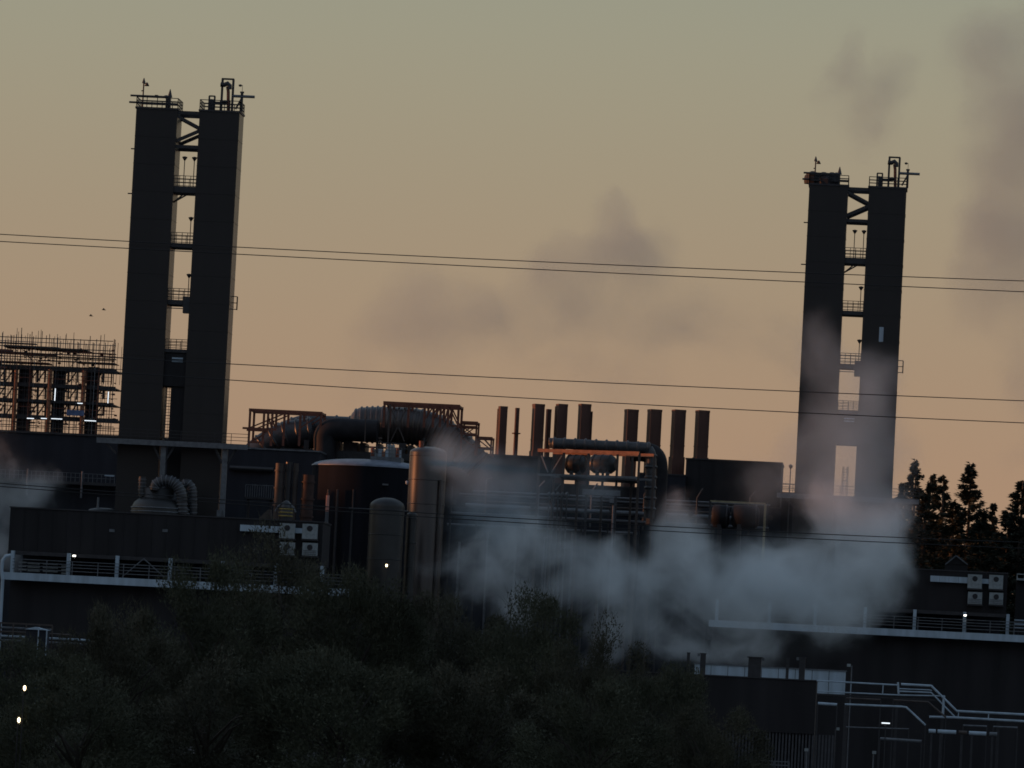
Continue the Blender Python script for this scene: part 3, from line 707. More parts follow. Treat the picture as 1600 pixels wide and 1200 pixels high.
# ------------------------------------------------------------------ domed roof tank
Yt = 742; cx = W(577, 735, Yt).x; R = 7.1; zt_ = W(577, 732, Yt).z
tk = thing('domed_tank', 'broad dark storage tank with shallow pale domed roof, left of the orange column', 'tank', Vector((cx, Yt, 0)))
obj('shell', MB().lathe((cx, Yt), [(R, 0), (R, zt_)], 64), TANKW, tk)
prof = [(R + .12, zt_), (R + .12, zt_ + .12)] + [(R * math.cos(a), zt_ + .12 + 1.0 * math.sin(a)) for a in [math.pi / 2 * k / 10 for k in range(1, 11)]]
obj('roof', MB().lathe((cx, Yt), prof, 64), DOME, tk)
for px in (514, 528, 553):
    a_ = W(px, 765, Yt - 6.6); obj('wall_pipe', MB().tube([(a_.x, Yt - 6.9, 0), (a_.x, Yt - 6.9, a_.z)], .16, 6), STEEL, tk)
p = W(602, 757, Yt - 7.2); obj('wall_plate', MB().box((p.x - .35, p.y - .1, p.z - .1), (p.x + .35, p.y + .4, p.z + .1)), GREYM, tk)
zr = W(602, 722, Yt).z
rf = thing('roof_equipment', 'cluttered pump platform with railing on the domed tank roof', 'platform', W(602, 726, Yt - 2))
a_, b_ = W(580, 724, Yt - 2), W(628, 726, Yt - 2); z = W(602, 724, Yt - 2).z + .75
obj('platform_base', MB().box((a_.x, Yt - 3.5, z - .9), (b_.x, Yt + .5, z)), GREYM, rf)
rail('railing', rf, (a_.x, Yt - 3.4, z), (b_.x, Yt - 3.4, z), GREYM, 1.2, .8, .06, 3)
rg = random.Random(5)
for k in range(9):
    x = a_.x + (b_.x - a_.x) * (k + .5) / 9; h = rg.uniform(.4, 1.3)
    obj('pump_block', MB().box((x - .22, Yt - 2.6, z), (x + rg.uniform(.1, .3), Yt - 2, z + h)), rg.choice([PALE, WHITE, DOME, SUNLIT, WHITE]), rf)
x = W(593, 700, Yt - 2).x
mb = MB().beam((x, Yt - 2.2, z), (x, Yt - 2.2, W(593, 683, Yt - 2).z), .14)
for k in range(4): mb.box((x - .3 + k * .05, Yt - 2.5, z + .9 + k * .45), (x + .28, Yt - 2.1, z + 1.1 + k * .45))
obj('valve_tree', mb, BROWN, rf)
for px in (582, 621):
    p = W(px, 722, Yt - 2.5); obj('gas_bottle', MB().lathe((p.x, Yt - 3.1), [(.22, z), (.22, z + 1.0), (.1, z + 1.2), (.01, z + 1.25)], 10), RUST, rf)
p0, p1 = W(606, 703, Yt - 2), W(615, 703, Yt - 2)
for x in (p0.x, (p0.x + p1.x) / 2, p1.x): obj('canister', MB().lathe((x, Yt - 2.2), [(.16, z + .8), (.16, z + 1.55), (.05, z + 1.65)], 8), WHITE, rf)

# ------------------------------------------------------------------ column with the orange glint, and vessels before it
Yc = 716
def vessel(name, label, px0, px1, top, Y, m, dome, group=None):
    cx = W((px0 + px1) / 2, top + 25, Y).x; r = (px1 - px0) / 2 * Y / FPX; z = W((px0 + px1) / 2, top, Y).z
    t = thing(name, label, 'vessel', Vector((cx, Y, 0)), group)
    prof = [(r, 0), (r, z - dome)] + [(r * math.cos(a), z - dome + dome * math.sin(a)) for a in [math.pi / 2 * k / 8 for k in range(1, 9)]]
    obj('shell', MB().lathe((cx, Y), prof, 48), m, t)
    for k in range(1, 4):
        zz = (z - dome) - k * 2.9 + 2.5
        obj('weld_ring', MB().lathe((cx, Y), [(r, zz - .06), (r + .05, zz - .03), (r + .05, zz + .03), (r, zz + .06)], 48), m, t)
    return t, cx, r, z
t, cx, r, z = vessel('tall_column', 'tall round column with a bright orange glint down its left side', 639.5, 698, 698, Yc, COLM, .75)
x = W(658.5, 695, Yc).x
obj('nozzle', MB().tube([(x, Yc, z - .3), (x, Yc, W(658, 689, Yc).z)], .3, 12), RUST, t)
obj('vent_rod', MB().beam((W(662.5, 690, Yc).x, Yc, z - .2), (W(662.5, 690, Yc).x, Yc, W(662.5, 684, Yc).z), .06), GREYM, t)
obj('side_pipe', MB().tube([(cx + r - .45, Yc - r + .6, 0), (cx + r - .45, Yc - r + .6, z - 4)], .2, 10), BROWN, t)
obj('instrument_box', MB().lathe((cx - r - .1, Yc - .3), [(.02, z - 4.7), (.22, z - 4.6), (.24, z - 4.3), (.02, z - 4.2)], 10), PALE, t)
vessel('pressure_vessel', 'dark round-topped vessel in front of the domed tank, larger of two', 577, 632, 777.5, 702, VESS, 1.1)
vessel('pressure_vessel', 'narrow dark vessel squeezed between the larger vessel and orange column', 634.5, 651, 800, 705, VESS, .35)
p = W(604, 884, 698)
t = thing('bulkhead_lamp', 'tiny lit lamp low on the larger round-topped vessel', 'lamp', p)
obj('lamp_glass', MB().box(p + Vector((-.1, -.1, -.12)), p + Vector((.1, .1, .18))), WARM, t); obj('lamp_arm', MB().beam(p + Vector((0, 2.2, 0)), p + Vector((0, .1, 0)), .1), STEEL, t)
t = thing('catwalk', 'thin grey catwalk between the salmon vent and the vessels', 'catwalk', low(W(565, 796, 715)))
a_, b_ = W(545, 793, 715), W(640, 798, 715)
obj('deck', MB().box((a_.x, 715, a_.z - .15), (b_.x, 716, a_.z)), GREYM, t)
for f in (.05, .95): obj('catwalk_leg', MB().box((a_.x + (b_.x - a_.x) * f - .1, 715.4, 0), (a_.x + (b_.x - a_.x) * f + .1, 715.6, a_.z - .15)), STEEL, t)

# ------------------------------------------------------------------ chimneys
Yk = 802
chs = [(779, 793.5, 635.5, 718, 'first chimney from the left, just right of the stepped frames'), (804, 811, 637, 718, 'thin flanged chimney, second from the left'),
       (832, 851.5, 632, 724, 'broad chimney rising left of the horizontal exchanger pipe'), (852.5, 861, 639, 724, 'narrow chimney hugging the broad one left of the exchanger pipe'),
       (869, 887.5, 632, 724, 'chimney rising behind the left end of the exchanger pipe'), (904, 924, 632, 724, 'chimney with a thin pipe clamped on its right side'),
       (976, 998, 640.5, 728, 'chimney behind the right end of the exchanger pipe'), (1012, 1034.5, 640.5, 728, 'chimney with orange left rim above the exchanger elbow'),
       (1050, 1072, 641, 734, 'second chimney from the right, soot grey'), (1087, 1109, 642, 736, 'rightmost chimney, standing on the low dark block')]
for i, (l, r_, top, bot, nm) in enumerate(chs):
    cx = W((l + r_) / 2, (top + bot) / 2, Yk).x - (top - (top + bot) / 2) * 0
    cx = (W(l, top, Yk).x + W(r_, top, Yk).x) / 2; r = (r_ - l) / 2 * Yk / FPX; z = W((l + r_) / 2, top, Yk).z
    yy = Yk + (1.5 if i in (1, 3) else 0)
    t = thing('chimney', nm, 'chimney', Vector((cx, yy, 0)), 'row of chimneys')
    th = math.radians(20); sq = r / (math.cos(th) + math.sin(th)) * 1.04
    def ring(hw, z0, z1, mb=None):
        mb = mb or MB(); vs = []
        for zq in (z0, z1):
            for (i_, j_) in ((-1, -1), (1, -1), (1, 1), (-1, 1)):
                vs.append((cx + (i_ * math.cos(th) - j_ * math.sin(th)) * hw, yy + (i_ * math.sin(th) + j_ * math.cos(th)) * hw, zq))
        return mb.add(vs, [(3, 2, 1, 0), (4, 5, 6, 7), (0, 1, 5, 4), (1, 2, 6, 5), (2, 3, 7, 6), (3, 0, 4, 7)])
    obj('flue', ring(sq, 0, z), STACK, t)
    obj('rim', ring(sq * 1.035, z - .28, z + .05), STACK, t)
    for q_ in (1, 2): obj('seam_band', ring(sq * 1.015, z - 2.4 * q_ - .05, z - 2.4 * q_ + .05), STACK, t)
    zz = z - (3.4 if i == 1 else 4.8)
    obj('flange', ring(sq * (1.9 if i == 1 else 1.05), zz - .08, zz + .08), STACK, t)
    if i == 5: obj('side_pipe', MB().tube([(cx + r + .13, yy, 20), (cx + r + .13, yy, z - .9)], .13, 8), STACK, t)
    if i in (8, 9, 2, 7): obj('collar', ring(sq * 1.14, z - 9, z - 6.3), STACK, t)
    if i in (0, 4): obj('drain_pipe', MB().tube([(cx - r - .08, yy, 20), (cx - r - .08, yy, z - .3)], .07, 6), RUST, t)

# dark blocks under the chimneys and to the right
def block(name, label, l, r_, top, Y, dep, m=WALLD, z0=0, det=True, py_at=None):
    a_, b_ = W(l, top, Y), W(r_, top, Y); z = W((l + r_) / 2, top, Y).z
    t = thing(name, label, 'building', low(a_))
    obj('wall', MB().box((a_.x, Y, z0), (b_.x, Y + dep, z)), m, t)
    obj('roof_edge', MB().box((a_.x - .1, Y - .12, z), (b_.x + .1, Y + dep + .1, z + .18)), STEEL, t)
    if det:
        n = max(3, int((b_.x - a_.x) / 1.6)); mb = MB()
        for k in range(1, n):
            x = a_.x + (b_.x - a_.x) * k / n; mb.box((x - .05, Y - .05, max(z0, z - 12)), (x + .05, Y - .002, z - .02))
        tag(obj('wall_rib', mb, m, t), kind='stuff')
    return t, a_, b_, z
block('process_block', 'low dark block under the left chimneys, behind the steam', 695, 862, 712, 794, 14, WALLD)
block('process_block', 'dark flat-topped block at the foot of the two rightmost chimneys', 1072, 1222, 721, 790, 12, WALLD)
block('process_block', 'lower dark block behind the exchanger elbow', 998, 1071.5, 742, 789, 12, WALLB)
block('process_block', 'dark block hidden behind the horizontal exchanger frame', 862.5, 997.5, 760, 796, 12, WALLD)
block('process_block', 'dark block behind the steam, beneath the faded yellow beam', 1000, 1245, 790, 776, 10, WALLB)
block('process_block', 'dark block closing the gap under the walkway of the veiled tower', 1246, 1405, 782, 800, 10, WALLB)
t_, a_, b_, z = block('process_block', 'dark block low behind the steam, right of the orange column', 700, 998, 800, 770, 10, WALLB)
for k in range(6):
    px = 720 + k * 44; p = W(px, 800 - 4, 769); obj('wall_pipe', MB().tube([(p.x, 769.6, 4), (p.x, 769.6, p.z - rng.uniform(0, 5))], .16, 6), GREYM, t_)
for k in range(1): 
    zz = z - 2.2 - k * 2.7; obj('wall_pipe', MB().tube([(a_.x, 769.3, zz), (b_.x, 769.3, zz)], .18, 6), GREYM, t_)

# lamp mast and small railing between right block and tower
t = thing('lamp_mast', 'thin lamp mast in the gap between right block and veiled tower', 'lamp post', low(W(1235, 770, 772)))
p = W(1235.5, 729, 772); mb = MB().tube([(p.x, 772, 0), (p.x, 772, p.z)], .07, 6).lathe((p.x, 772), [(.08, p.z - .3), (.28, p.z), (.26, p.z + .15), (.02, p.z + .3)], 8)
obj('mast', mb, STEEL, t)
t = thing('gap_platform', 'small railed platform in the gap left of the veiled tower', 'platform', low(W(1232, 770, 774)))
a_, b_ = W(1222, 765, 774), W(1244, 766, 774); obj('floor', MB().box((a_.x, 774, 0), (b_.x, 777, a_.z - .3)), WALLD, t)
rail('railing', t, (a_.x, 774.1, a_.z - .3), (b_.x, 774.1, a_.z - .3), STEEL, 1.0, .9, .08, 2)

# ------------------------------------------------------------------ horizontal exchanger in its frame
Ye = 748
ex = thing('exchanger_rack', 'open frame with orange-lit top beam holding two horizontal exchanger shells', 'frame', low(W(920, 765, Ye)))
yaw = math.radians(22)
pl = W(842, 705, Ye); pr = W(998, 713, Ye)
ux = Vector((math.cos(yaw) , -math.sin(yaw), 0))
def E_(px, py, back=0.0):
    """point on the frame's own face, turned a little towards the left"""
    d = fwd + cR * ((px - 800) / FPX) + cU * ((600 - py) / FPX)
    n = Vector((math.sin(yaw), math.cos(yaw), 0)); p0 = pl + n * back
    return CAM + d * ((p0 - CAM).dot(n) / d.dot(n))
zt_ = E_(920, 706).z; zm = E_(920, 744).z; zb_ = E_(920, 768).z
for back in (0, 4.5):
    for px in (841.5, 880, 918.5, 964, 998):
        p = E_(px, 735); q = Vector((p.x, p.y, 0)) + Vector((math.sin(yaw), math.cos(yaw), 0)) * back
        obj('post', MB().beam((q.x, q.y, 0), (q.x, q.y, zt_), .3), BROWN, ex)
    a_, b_ = E_(841, 705), E_(999, 713); off = Vector((math.sin(yaw), math.cos(yaw), 0)) * (back - .05)
    obj('top_beam', MB().beam((a_.x + off.x, a_.y + off.y, zt_), (b_.x + off.x, b_.y + off.y, zt_), .3, .42), SUNLIT, ex)
    obj('mid_beam', MB().beam((a_.x + off.x, a_.y + off.y, zm), (b_.x + off.x, b_.y + off.y, zm), .2, .28), GREYM, ex)
for (pa, ya, pb, yb) in ((846, 712, 856, 738), (878, 712, 862, 738), (880, 752, 868, 766)):
    a_, b_ = E_(pa, ya), E_(pb, yb); obj('diagonal', MB().beam(a_, b_, .14), GREYM, ex)
obj('service_deck', MB().box((E_(880, 745, 1.2).x, Ye - 8, zm - .5), (E_(996, 745, 1.2).x, Ye + 1, zm - .3)), STEEL, ex)
for i, (l, r_) in enumerate(((884, 916), (922, 962))):
    a_, b_ = E_(l, 725, 2), E_(r_, 727, 2); z = E_((l + r_) / 2, 725, 2).z; R = 1.15
    t = thing('exchanger_shell', ('left horizontal exchanger shell inside the open frame', 'right horizontal exchanger shell inside the open frame')[i], 'vessel', (a_.x, a_.y, z), 'horizontal exchanger shells')
    d = Vector((b_.x - a_.x, b_.y - a_.y, 0)); L = d.length; d.normalize(); c0 = Vector((a_.x, a_.y, z))
    pts = [c0 + d * f for f in (0, .25, .6, L - .6, L - .25, L)]
    obj('shell', MB().tube(pts, R, 26, rs=[R * .45, R * .82, R, R, R * .82, R * .45]), VESS, t)
    for f in (.2, .5, .8): obj('band', MB().tube([c0 + d * (L * f - .08), c0 + d * (L * f + .08)], R * 1.05, 26), VESS, t)
    obj('saddle', MB().box((c0 + d * L * .3 + Vector((-.2, -.8, zm - z))), (c0 + d * L * .3 + Vector((.2, .8, -R * .8)))), STEEL, t)
    obj('saddle', MB().box((c0 + d * L * .7 + Vector((-.2, -.8, zm - z))), (c0 + d * L * .7 + Vector((.2, .8, -R * .8)))), STEEL, t)
big_tube('exchanger_pipe', 'long banded pipe on top of the exchanger frame, turning down at its right end',
         [W(866, 692.5, Ye + 2), W(868, 692.8, Ye + 2), W(1000, 699.5, Ye + 2), W(1012, 702, Ye + 2), W(1017, 712, Ye + 2), W(1017, 735, Ye + 2), W(1016, 775, Ye + 2), W(1014, 810, Ye + 2)], .66, JACK, 1.32, 'pipe', group='pipes on the exchanger frame')
big_tube('elbow_duct', 'broad black elbow duct dropping behind the exchanger pipe', [W(985, 706, Ye + 8), W(1005, 706, Ye + 8), W(1022, 712, Ye + 8), W(1028, 730, Ye + 8), W(1026, 775, Ye + 8), W(1024, 820, Ye + 8)], 1.25, LAG, None, group='large ducts on the heater')
t = thing('exchanger_box', 'dull box platform below the exchanger frame', 'platform', low(W(940, 770, Ye - 10)))
a_, b_ = W(911, 763, Ye - 8), W(969, 776, Ye - 8); obj('platform_box', MB().box((a_.x, Ye - 9, b_.z), (b_.x, Ye - 8, a_.z - .1)), GREYM, t)
for px in (916, 962): 
    x = W(px, 790, Ye - 8).x; obj('support', MB().box((x - .15, Ye - 8.7, 0), (x + .15, Ye - 8.4, b_.z)), STEEL, t)
t = thing('valve_row', 'row of small valves at the foot of the exchanger frame', 'valves', low(W(870, 772, Ye - 6)))
for k in range(5):
    p = W(858 + k * 7, 771, Ye - 6); obj('valve', MB().lathe((p.x, p.y), [(.1, 0), (.1, p.z - .3), (.24, p.z - .25), (.24, p.z), (.05, p.z + .2)], 8), GREYM, t)
t = thing('yellow_gantry', 'faded yellow beam and post over two dark drums, seen above the steam', 'gantry', low(W(1150, 800, 757)))
a_, b_ = W(1110, 782.5, 757), W(1196, 787.5, 757); z = (a_.z + b_.z) / 2
obj('beam', MB().beam((a_.x, 757, z), (b_.x, 757, z), .22), YBEAM, t)
obj('post', MB().beam((b_.x, 757.02, 0), (b_.x, 757.02, z - .02), .3), YBEAM, t); obj('post', MB().beam((a_.x, 757.02, 0), (a_.x, 757.02, z - .02), .3), STEEL, t)
for i, (l, r_) in enumerate(((1112, 1140), (1143, 1186))):
    a_, b_ = W(l, 806, 761), W(r_, 808, 761)
    t = thing('dark_drum', ('left of two dark drums under the faded yellow beam', 'right of two dark drums under the faded yellow beam')[i], 'drum', a_, 'drums under the yellow beam')
    obj('shell', MB().tube([(a_.x, 761, a_.z), (a_.x + .3, 761, a_.z), (b_.x - .3, 761, a_.z), (b_.x, 761, a_.z)], 1.45, 24, rs=[1.0, 1.45, 1.45, 1.0]), LAG, t)
    obj('end_ring', MB().tube([(b_.x - .45, 761, a_.z), (b_.x - .3, 761, a_.z)], 1.52, 24), DUCT, t)
    obj('saddle', MB().box((a_.x + .8, 760, 0), (a_.x + 1.3, 762, a_.z - 1)), STEEL, t)
t = thing('pipe_rack', 'dark rack of stacked pipes crossing behind the steam, under the chimneys', 'pipe rack', low(W(1000, 790, 766)))
a_, b_ = W(705, 765, 766), W(1240, 792, 766); z = (a_.z + b_.z) / 2
rk = random.Random(9)
for k, dz in enumerate((0, -.55, -1.3, -1.9, -3.1)):
    xa = a_.x + rk.uniform(0, 6); xb = b_.x - rk.uniform(0, 8)
    obj('pipe', MB().tube([(xa, 766 - k * .3, z + dz), (xb, 766 - k * .3, z + dz)], rk.choice([.12, .2, .28]), 8), (GREYM, DUCT, BROWN, GREYM, DUCT)[k], t)
for k in range(14):
    x = a_.x + (b_.x - a_.x) * k / 13; obj('upright', MB().beam((x, 767, 0), (x, 767, z + .5), .22), STEEL, t)
    if k % 2: obj('riser', MB().tube([(x + 1.2, 765, z - 4), (x + 1.2, 765, z + rk.uniform(.4, 1.6)), (x + 1.9, 765, z + 1.7)], .11, 7), rk.choice([GREYM, BROWN, DUCT]), t)
    if k % 3 == 0: obj('valve_wheel', MB().tube([(x + .5, 764.8, z - 1.6), (x + .5, 764.7, z - 1.6)], .35, 12), STEEL, t)
p = W(958, 800, 735)
t = thing('flood_mast', 'slim grey mast rising out of the steam below the exchanger', 'mast', low(p))
obj('mast', MB().tube([(p.x, 735, 0), (p.x, 735, W(960, 790, 735).z)], .12, 8), GREYM, t)
obj('head', MB().box((p.x - .5, 734.8, W(960, 786, 735).z), (p.x, 735.2, W(960, 779, 735).z)), GREYM, t)

# ------------------------------------------------------------------ lower right: low block on slatted screen, posts, pale wall
Yl = 600
a_, b_ = W(860, 1044, Yl), W(1276, 1064, Yl); z = (a_.z + b_.z) / 2; zb_ = W(1150, 1141, Yl).z
lb = thing('low_black_block', 'low black flat-topped block carried on a slatted screen, bottom right of the trees', 'building', low(b_))
obj('wall', MB().box((a_.x, Yl, zb_), (b_.x, Yl + 8, z)), WALLD, lb)
obj('roof_edge', MB().box((a_.x - .05, Yl - .1, z), (b_.x + .05, Yl + 8.1, z + .12)), STEEL, lb)
obj('inner_wall', MB().box((a_.x, Yl + 1.5, 0), (b_.x, Yl + 7.5, zb_ - .01)), WALLD, lb)
for k in range(62):
    px = 1010 + k * 5.2 
    if px > 1306: break
    x = W(px, 1165, Yl).x
    obj('slat', MB().box((x - .12, Yl + .15, .25), (x + .06, Yl + .4, zb_ - .02)), SLATM, lb)
obj('sill', MB().box((W(1000, 1180, Yl).x, Yl + .05, 0), (W(1310, 1190, Yl).x, Yl + .5, .24)), SLATM, lb)
Yp = 640
a_, b_ = W(1085, 1037, Yp), W(1322, 1050, Yp); z = (a_.z + b_.z) / 2
t = thing('pale_low_wall', 'pale panelled low wall showing between dark posts under the steam', 'wall', low(a_))
n = 9
for k in range(n):
    xa, xb = a_.x + (b_.x - a_.x) * k / n, a_.x + (b_.x - a_.x) * (k + 1) / n
    obj('panel', MB().box((xa + .03, Yp, z - 2.5), (xb - .03, Yp + .3, z)), PALE, t)
obj('plinth', MB().box((a_.x, Yp - .3, 0), (b_.x, Yp + .5, z - 2.51)), WALLD, t)
obj('coping', MB().box((a_.x - .1, Yp - .1, z), (b_.x + .1, Yp + .4, z + .12)), GREYM, t)
for i, (px, w, top, nm) in enumerate(((1076, .3, 1021, 'slim dark post on the left of the low black block roof'), (1099, .55, 1022, 'stout dark post second from left on the low black block roof'),
                              (1180, 1.3, 1028, 'broadest dark flue box on the low black block roof'), (1231, .3, 1029, 'slim dark post right of the broad flue box'), (1254, .6, 1028, 'stout dark post nearest the right end of the low block roof'))):
    p = W(px, top, Yl + 4); t = thing('roof_post', nm, 'post', Vector((p.x, Yl + 4, W(1150, 1054, Yl).z)), 'dark posts on the low block')
    obj('shaft', MB().box((p.x - w / 2, Yl + 4 - w / 2, W(px, 1058, Yl + 4).z - .5), (p.x + w / 2, Yl + 4 + w / 2, p.z)), STEEL, t)
    obj('cap', MB().box((p.x - w * .6, Yl + 4 - w * .6, p.z), (p.x + w * .6, Yl + 4 + w * .6, p.z + .1)), STEEL, t)
    if i in (1, 2, 4):
        sg = -1 if i != 2 else 1
        obj('junction_box', MB().box((p.x + sg * (w / 2 + .05), Yl + 3.8, p.z - .25), (p.x + sg * (w / 2 + .3), Yl + 4.1, p.z + .05)), GREYM, t)

# pipe bridge
Yb_ = 585
def pth(pts, Y=Yb_): return [W(x, y, Y) for x, y in pts]
pb = thing('pipe_bridge', 'pale blue railed pipe bridge stepping down to the right edge', 'pipe bridge', low(W(1300, 1080, Yb_)))
for pts, r, m_ in ((((1276, 1063.5), (1404, 1070.5)), .09, PALE), (((1278, 1080), (1404, 1086), (1476, 1087.5)), .07, PALE),
                   (((1408, 1069), (1455, 1071.5), (1495, 1111), (1600, 1116.5), (1660, 1119.5)), .13, PALE), (((1404, 1076), (1452, 1078), (1456, 1079)), .06, PALE),
                   (((1404, 1080), (1455, 1082), (1492, 1120)), .08, PALE), (((1452, 1120), (1492, 1121), (1600, 1127), (1660, 1130)), .13, PALE),
                   (((1404, 1084), (1403, 1066)), .1, PALE), (((1475, 1087), (1473, 1120)), .12, PALE)):
    obj('pale_rail', MB().tube(pth(pts), r, 6), m_, pb)
for (pa, pb_, ya, yb) in ((1300, 1299, 1066, 1081), (1330, 1329, 1066, 1082), (1380, 1379, 1069, 1085), (1545, 1544, 1114, 1124), (1498, 1497, 1111, 1121)):
    obj('upright', MB().beam(W(pa, ya, Yb_), W(pb_, yb, Yb_), .09), PALE, pb)
obj('walk_plate', MB().box((W(1276, 1081, Yb_).x, Yb_ + .2, W(1340, 1084, Yb_).z - .3), (W(1474, 1088, Yb_).x, Yb_ + 1.4, W(1340, 1084, Yb_).z - .15)), STEEL, pb)
for px in (1322, 1400, 1472, 1560):
    p = W(px, 1128, Yb_ + 1); obj('trestle', MB().box((p.x - .14, Yb_ + .8, 0), (p.x + .14, Yb_ + 1.1, W(px, 1089 if px < 1480 else 1128, Yb_).z)), STEEL, pb)
for pts, r, m_, nm in ((((1322, 1091), (1376, 1093.5)), .09, BROWN, 'short brownish pipe just under the pipe bridge, left end'),
                   (((1396, 1094), (1450, 1097), (1478, 1121)), .10, BROWN, 'brownish pipe that bends down beneath the pipe bridge step'),
                   (((1320, 1100.5), (1408, 1104), (1416, 1105), (1446, 1133)), .10, PALE, 'pale pipe that slants down left of the bridge step'),
                   (((1278, 1099), (1308, 1101)), .14, PALE, 'short pale pipe end beside the low black block'),
                   (((1505, 1133.5), (1542, 1135)), .09, GREYM, 'thin grey pipe below the right half of the bridge'),
                   (((1552, 1135.5), (1590, 1137)), .09, GREYM, 'thin grey pipe below the bridge at the right edge'),
                   (((1375, 1154), (1440, 1158.5)), .15, GREYM, 'thick grey pipe lying lowest among the pipework'),
                   (((1322, 1136), (1420, 1139)), .06, GREYM, 'thin pipe running over the thick lowest pipe')):
    P_ = pth(pts, Yb_ - 2); t = thing('ground_pipe', nm, 'pipe', low(P_[0]), 'pipes around the pipe bridge')
    obj('pipe', MB().tube(P_, r, 7), m_, t)
    for q in (P_[0], P_[-1]): obj('pipe_stand', MB().box((q.x - .05, q.y - .05, 0), (q.x + .05, q.y + .05, q.z)), STEEL, t)
for k, (l, r_, m_, nm) in enumerate(((1451, 1462, PALE, 'first pale lagged pipe section right of the slanting pipe'), (1465, 1494, PALE, 'long pale lagged pipe section under the bridge'), (1498, 1511, BROWN, 'brownish lagged pipe section under the bridge'),
                         (1514, 1541, PALE, 'violet-grey lagged pipe section under the bridge'), (1546, 1558, GREYM, 'last grey lagged pipe section before the right edge'))):
    a_, b_ = W(l, 1142 + (l - 1451) * .05, Yb_ - 3), W(r_, 1142 + (r_ - 1451) * .05, Yb_ - 3)
    t = thing('lagged_pipe', nm, 'pipe', low(a_), 'lagged pipe sections')
    obj('jacket', MB().tube([a_, Vector((b_.x, b_.y, a_.z))], .2, 10), m_, t); obj('pipe_stand', MB().box((a_.x + .2, a_.y - .1, 0), (a_.x + .4, a_.y + .1, a_.z)), STEEL, t)
# floodlight posts
for (px, top, hx, nm, Y_) in ((1331, 1040, -5, 'floodlight post rising beside the right end of the pale low wall', 590), (1261, 1172, -1, 'short pale lamp post before the slatted screen, at the bottom edge', 560),
                          (1365, 1176, 1, 'short pale post at the bottom edge below the pipework', 560), (1306, 1139, 3, 'pale headed post at the right end of the slatted screen', 588)):
    p = W(px, top, Y_); t = thing('floodlight_post', nm, 'lamp post', low(p), 'floodlight posts')
    obj('post', MB().tube([(p.x, Y_, 0), (p.x, Y_, p.z)], .06, 7), GREYM, t)
    obj('lamp_head', MB().box((p.x + hx * .06 - .18, Y_ - .15, p.z - .12), (p.x + hx * .06 + .18, Y_ + .15, p.z + .16)), WHITE, t)
p = W(1384, 1130, Yb_ - 3)
t = thing('bulkhead_lamp', 'lit white lamp bar among the pipes under the bridge', 'lamp', p)
obj('lamp_glass', MB().box(p + Vector((-.4, -.1, -.05)), p + Vector((.4, .1, .06))), LEDS, t); obj('lamp_pole', MB().box((p.x - .05, p.y + .1, 0), (p.x + .05, p.y + .2, p.z)), STEEL, t)
t = thing('bottom_railing', 'pale railing at the bottom edge before the slatted screen', 'railing', low(W(1160, 1190, 570)))
a_, b_ = W(1163, 1187, 570), W(1233, 1191, 570)
for zz in (0, -.35, -.7): obj('rail', MB().beam(a_ + Vector((0, 0, zz)), Vector((b_.x, 570, a_.z + zz)), .09), GREYM, t)
for f in (0, .33, .66, 1): 
    x = a_.x + (b_.x - a_.x) * f; obj('post', MB().beam((x, 570, 0), (x, 570, a_.z), .09), GREYM, t)
# bright cabinet at the right edge
p = W(1592, 902, 740)
t = thing('edge_cabinet', 'white framed cabinet cut by the right picture edge above the hall deck', 'cabinet', low(p))
a_, b_ = W(1589, 896, 742), W(1640, 909, 742)
obj('sill', MB().box((a_.x, 742, b_.z), (b_.x, 743, b_.z + .25)), WHITE, t); obj('head', MB().box((a_.x, 742, a_.z - .12), (b_.x, 743, a_.z)), WHITE, t)
for f in (0.0, .22, .5, .8): x = a_.x + (b_.x - a_.x) * f; obj('mullion', MB().box((x, 742.05, b_.z + .25), (x + .12, 742.9, a_.z - .12)), WHITE, t)
obj('back', MB().box((a_.x, 743, 0), (b_.x, 744, a_.z)), WALLD, t)
for k in range(3):
    a_, b_ = W(1585, 969 + k * 6, 738), W(1640, 971 + k * 6, 738)
    t = thing('edge_pipe', ('top', 'middle', 'lowest')[k] + ' of three pale pipes at the right edge above the deck', 'pipe', low(a_), 'three pale edge pipes')
    obj('pipe', MB().tube([a_, Vector((b_.x, 738, a_.z))], .09, 7), PALE, t); obj('pipe_stand', MB().box((a_.x + .5, 738.09, 0), (a_.x + .6, 738.2, a_.z + .05)), STEEL, t)
# A-frame in the dark by the conifers
t = thing('a_frame', 'dark gabled frame with pale sloping edges, above the right trunking', 'frame', low(W(1494, 890, 790)))
ap = W(1494, 868, 790); l_, r_ = W(1477, 882, 790), W(1512, 882, 790)
obj('left_slope', MB().beam(l_, ap, .16), GREYM, t); obj('right_slope', MB().beam(ap, r_, .16), GREYM, t)
obj('gable', MB().prism([l_ + Vector((0, .2, 0)), r_ + Vector((0, .2, 0)), ap + Vector((0, .2, 0))], 3), WALLD, t)
obj('base', MB().box((l_.x, 790.2, 0), (r_.x, 793.2, l_.z)), WALLD, t)

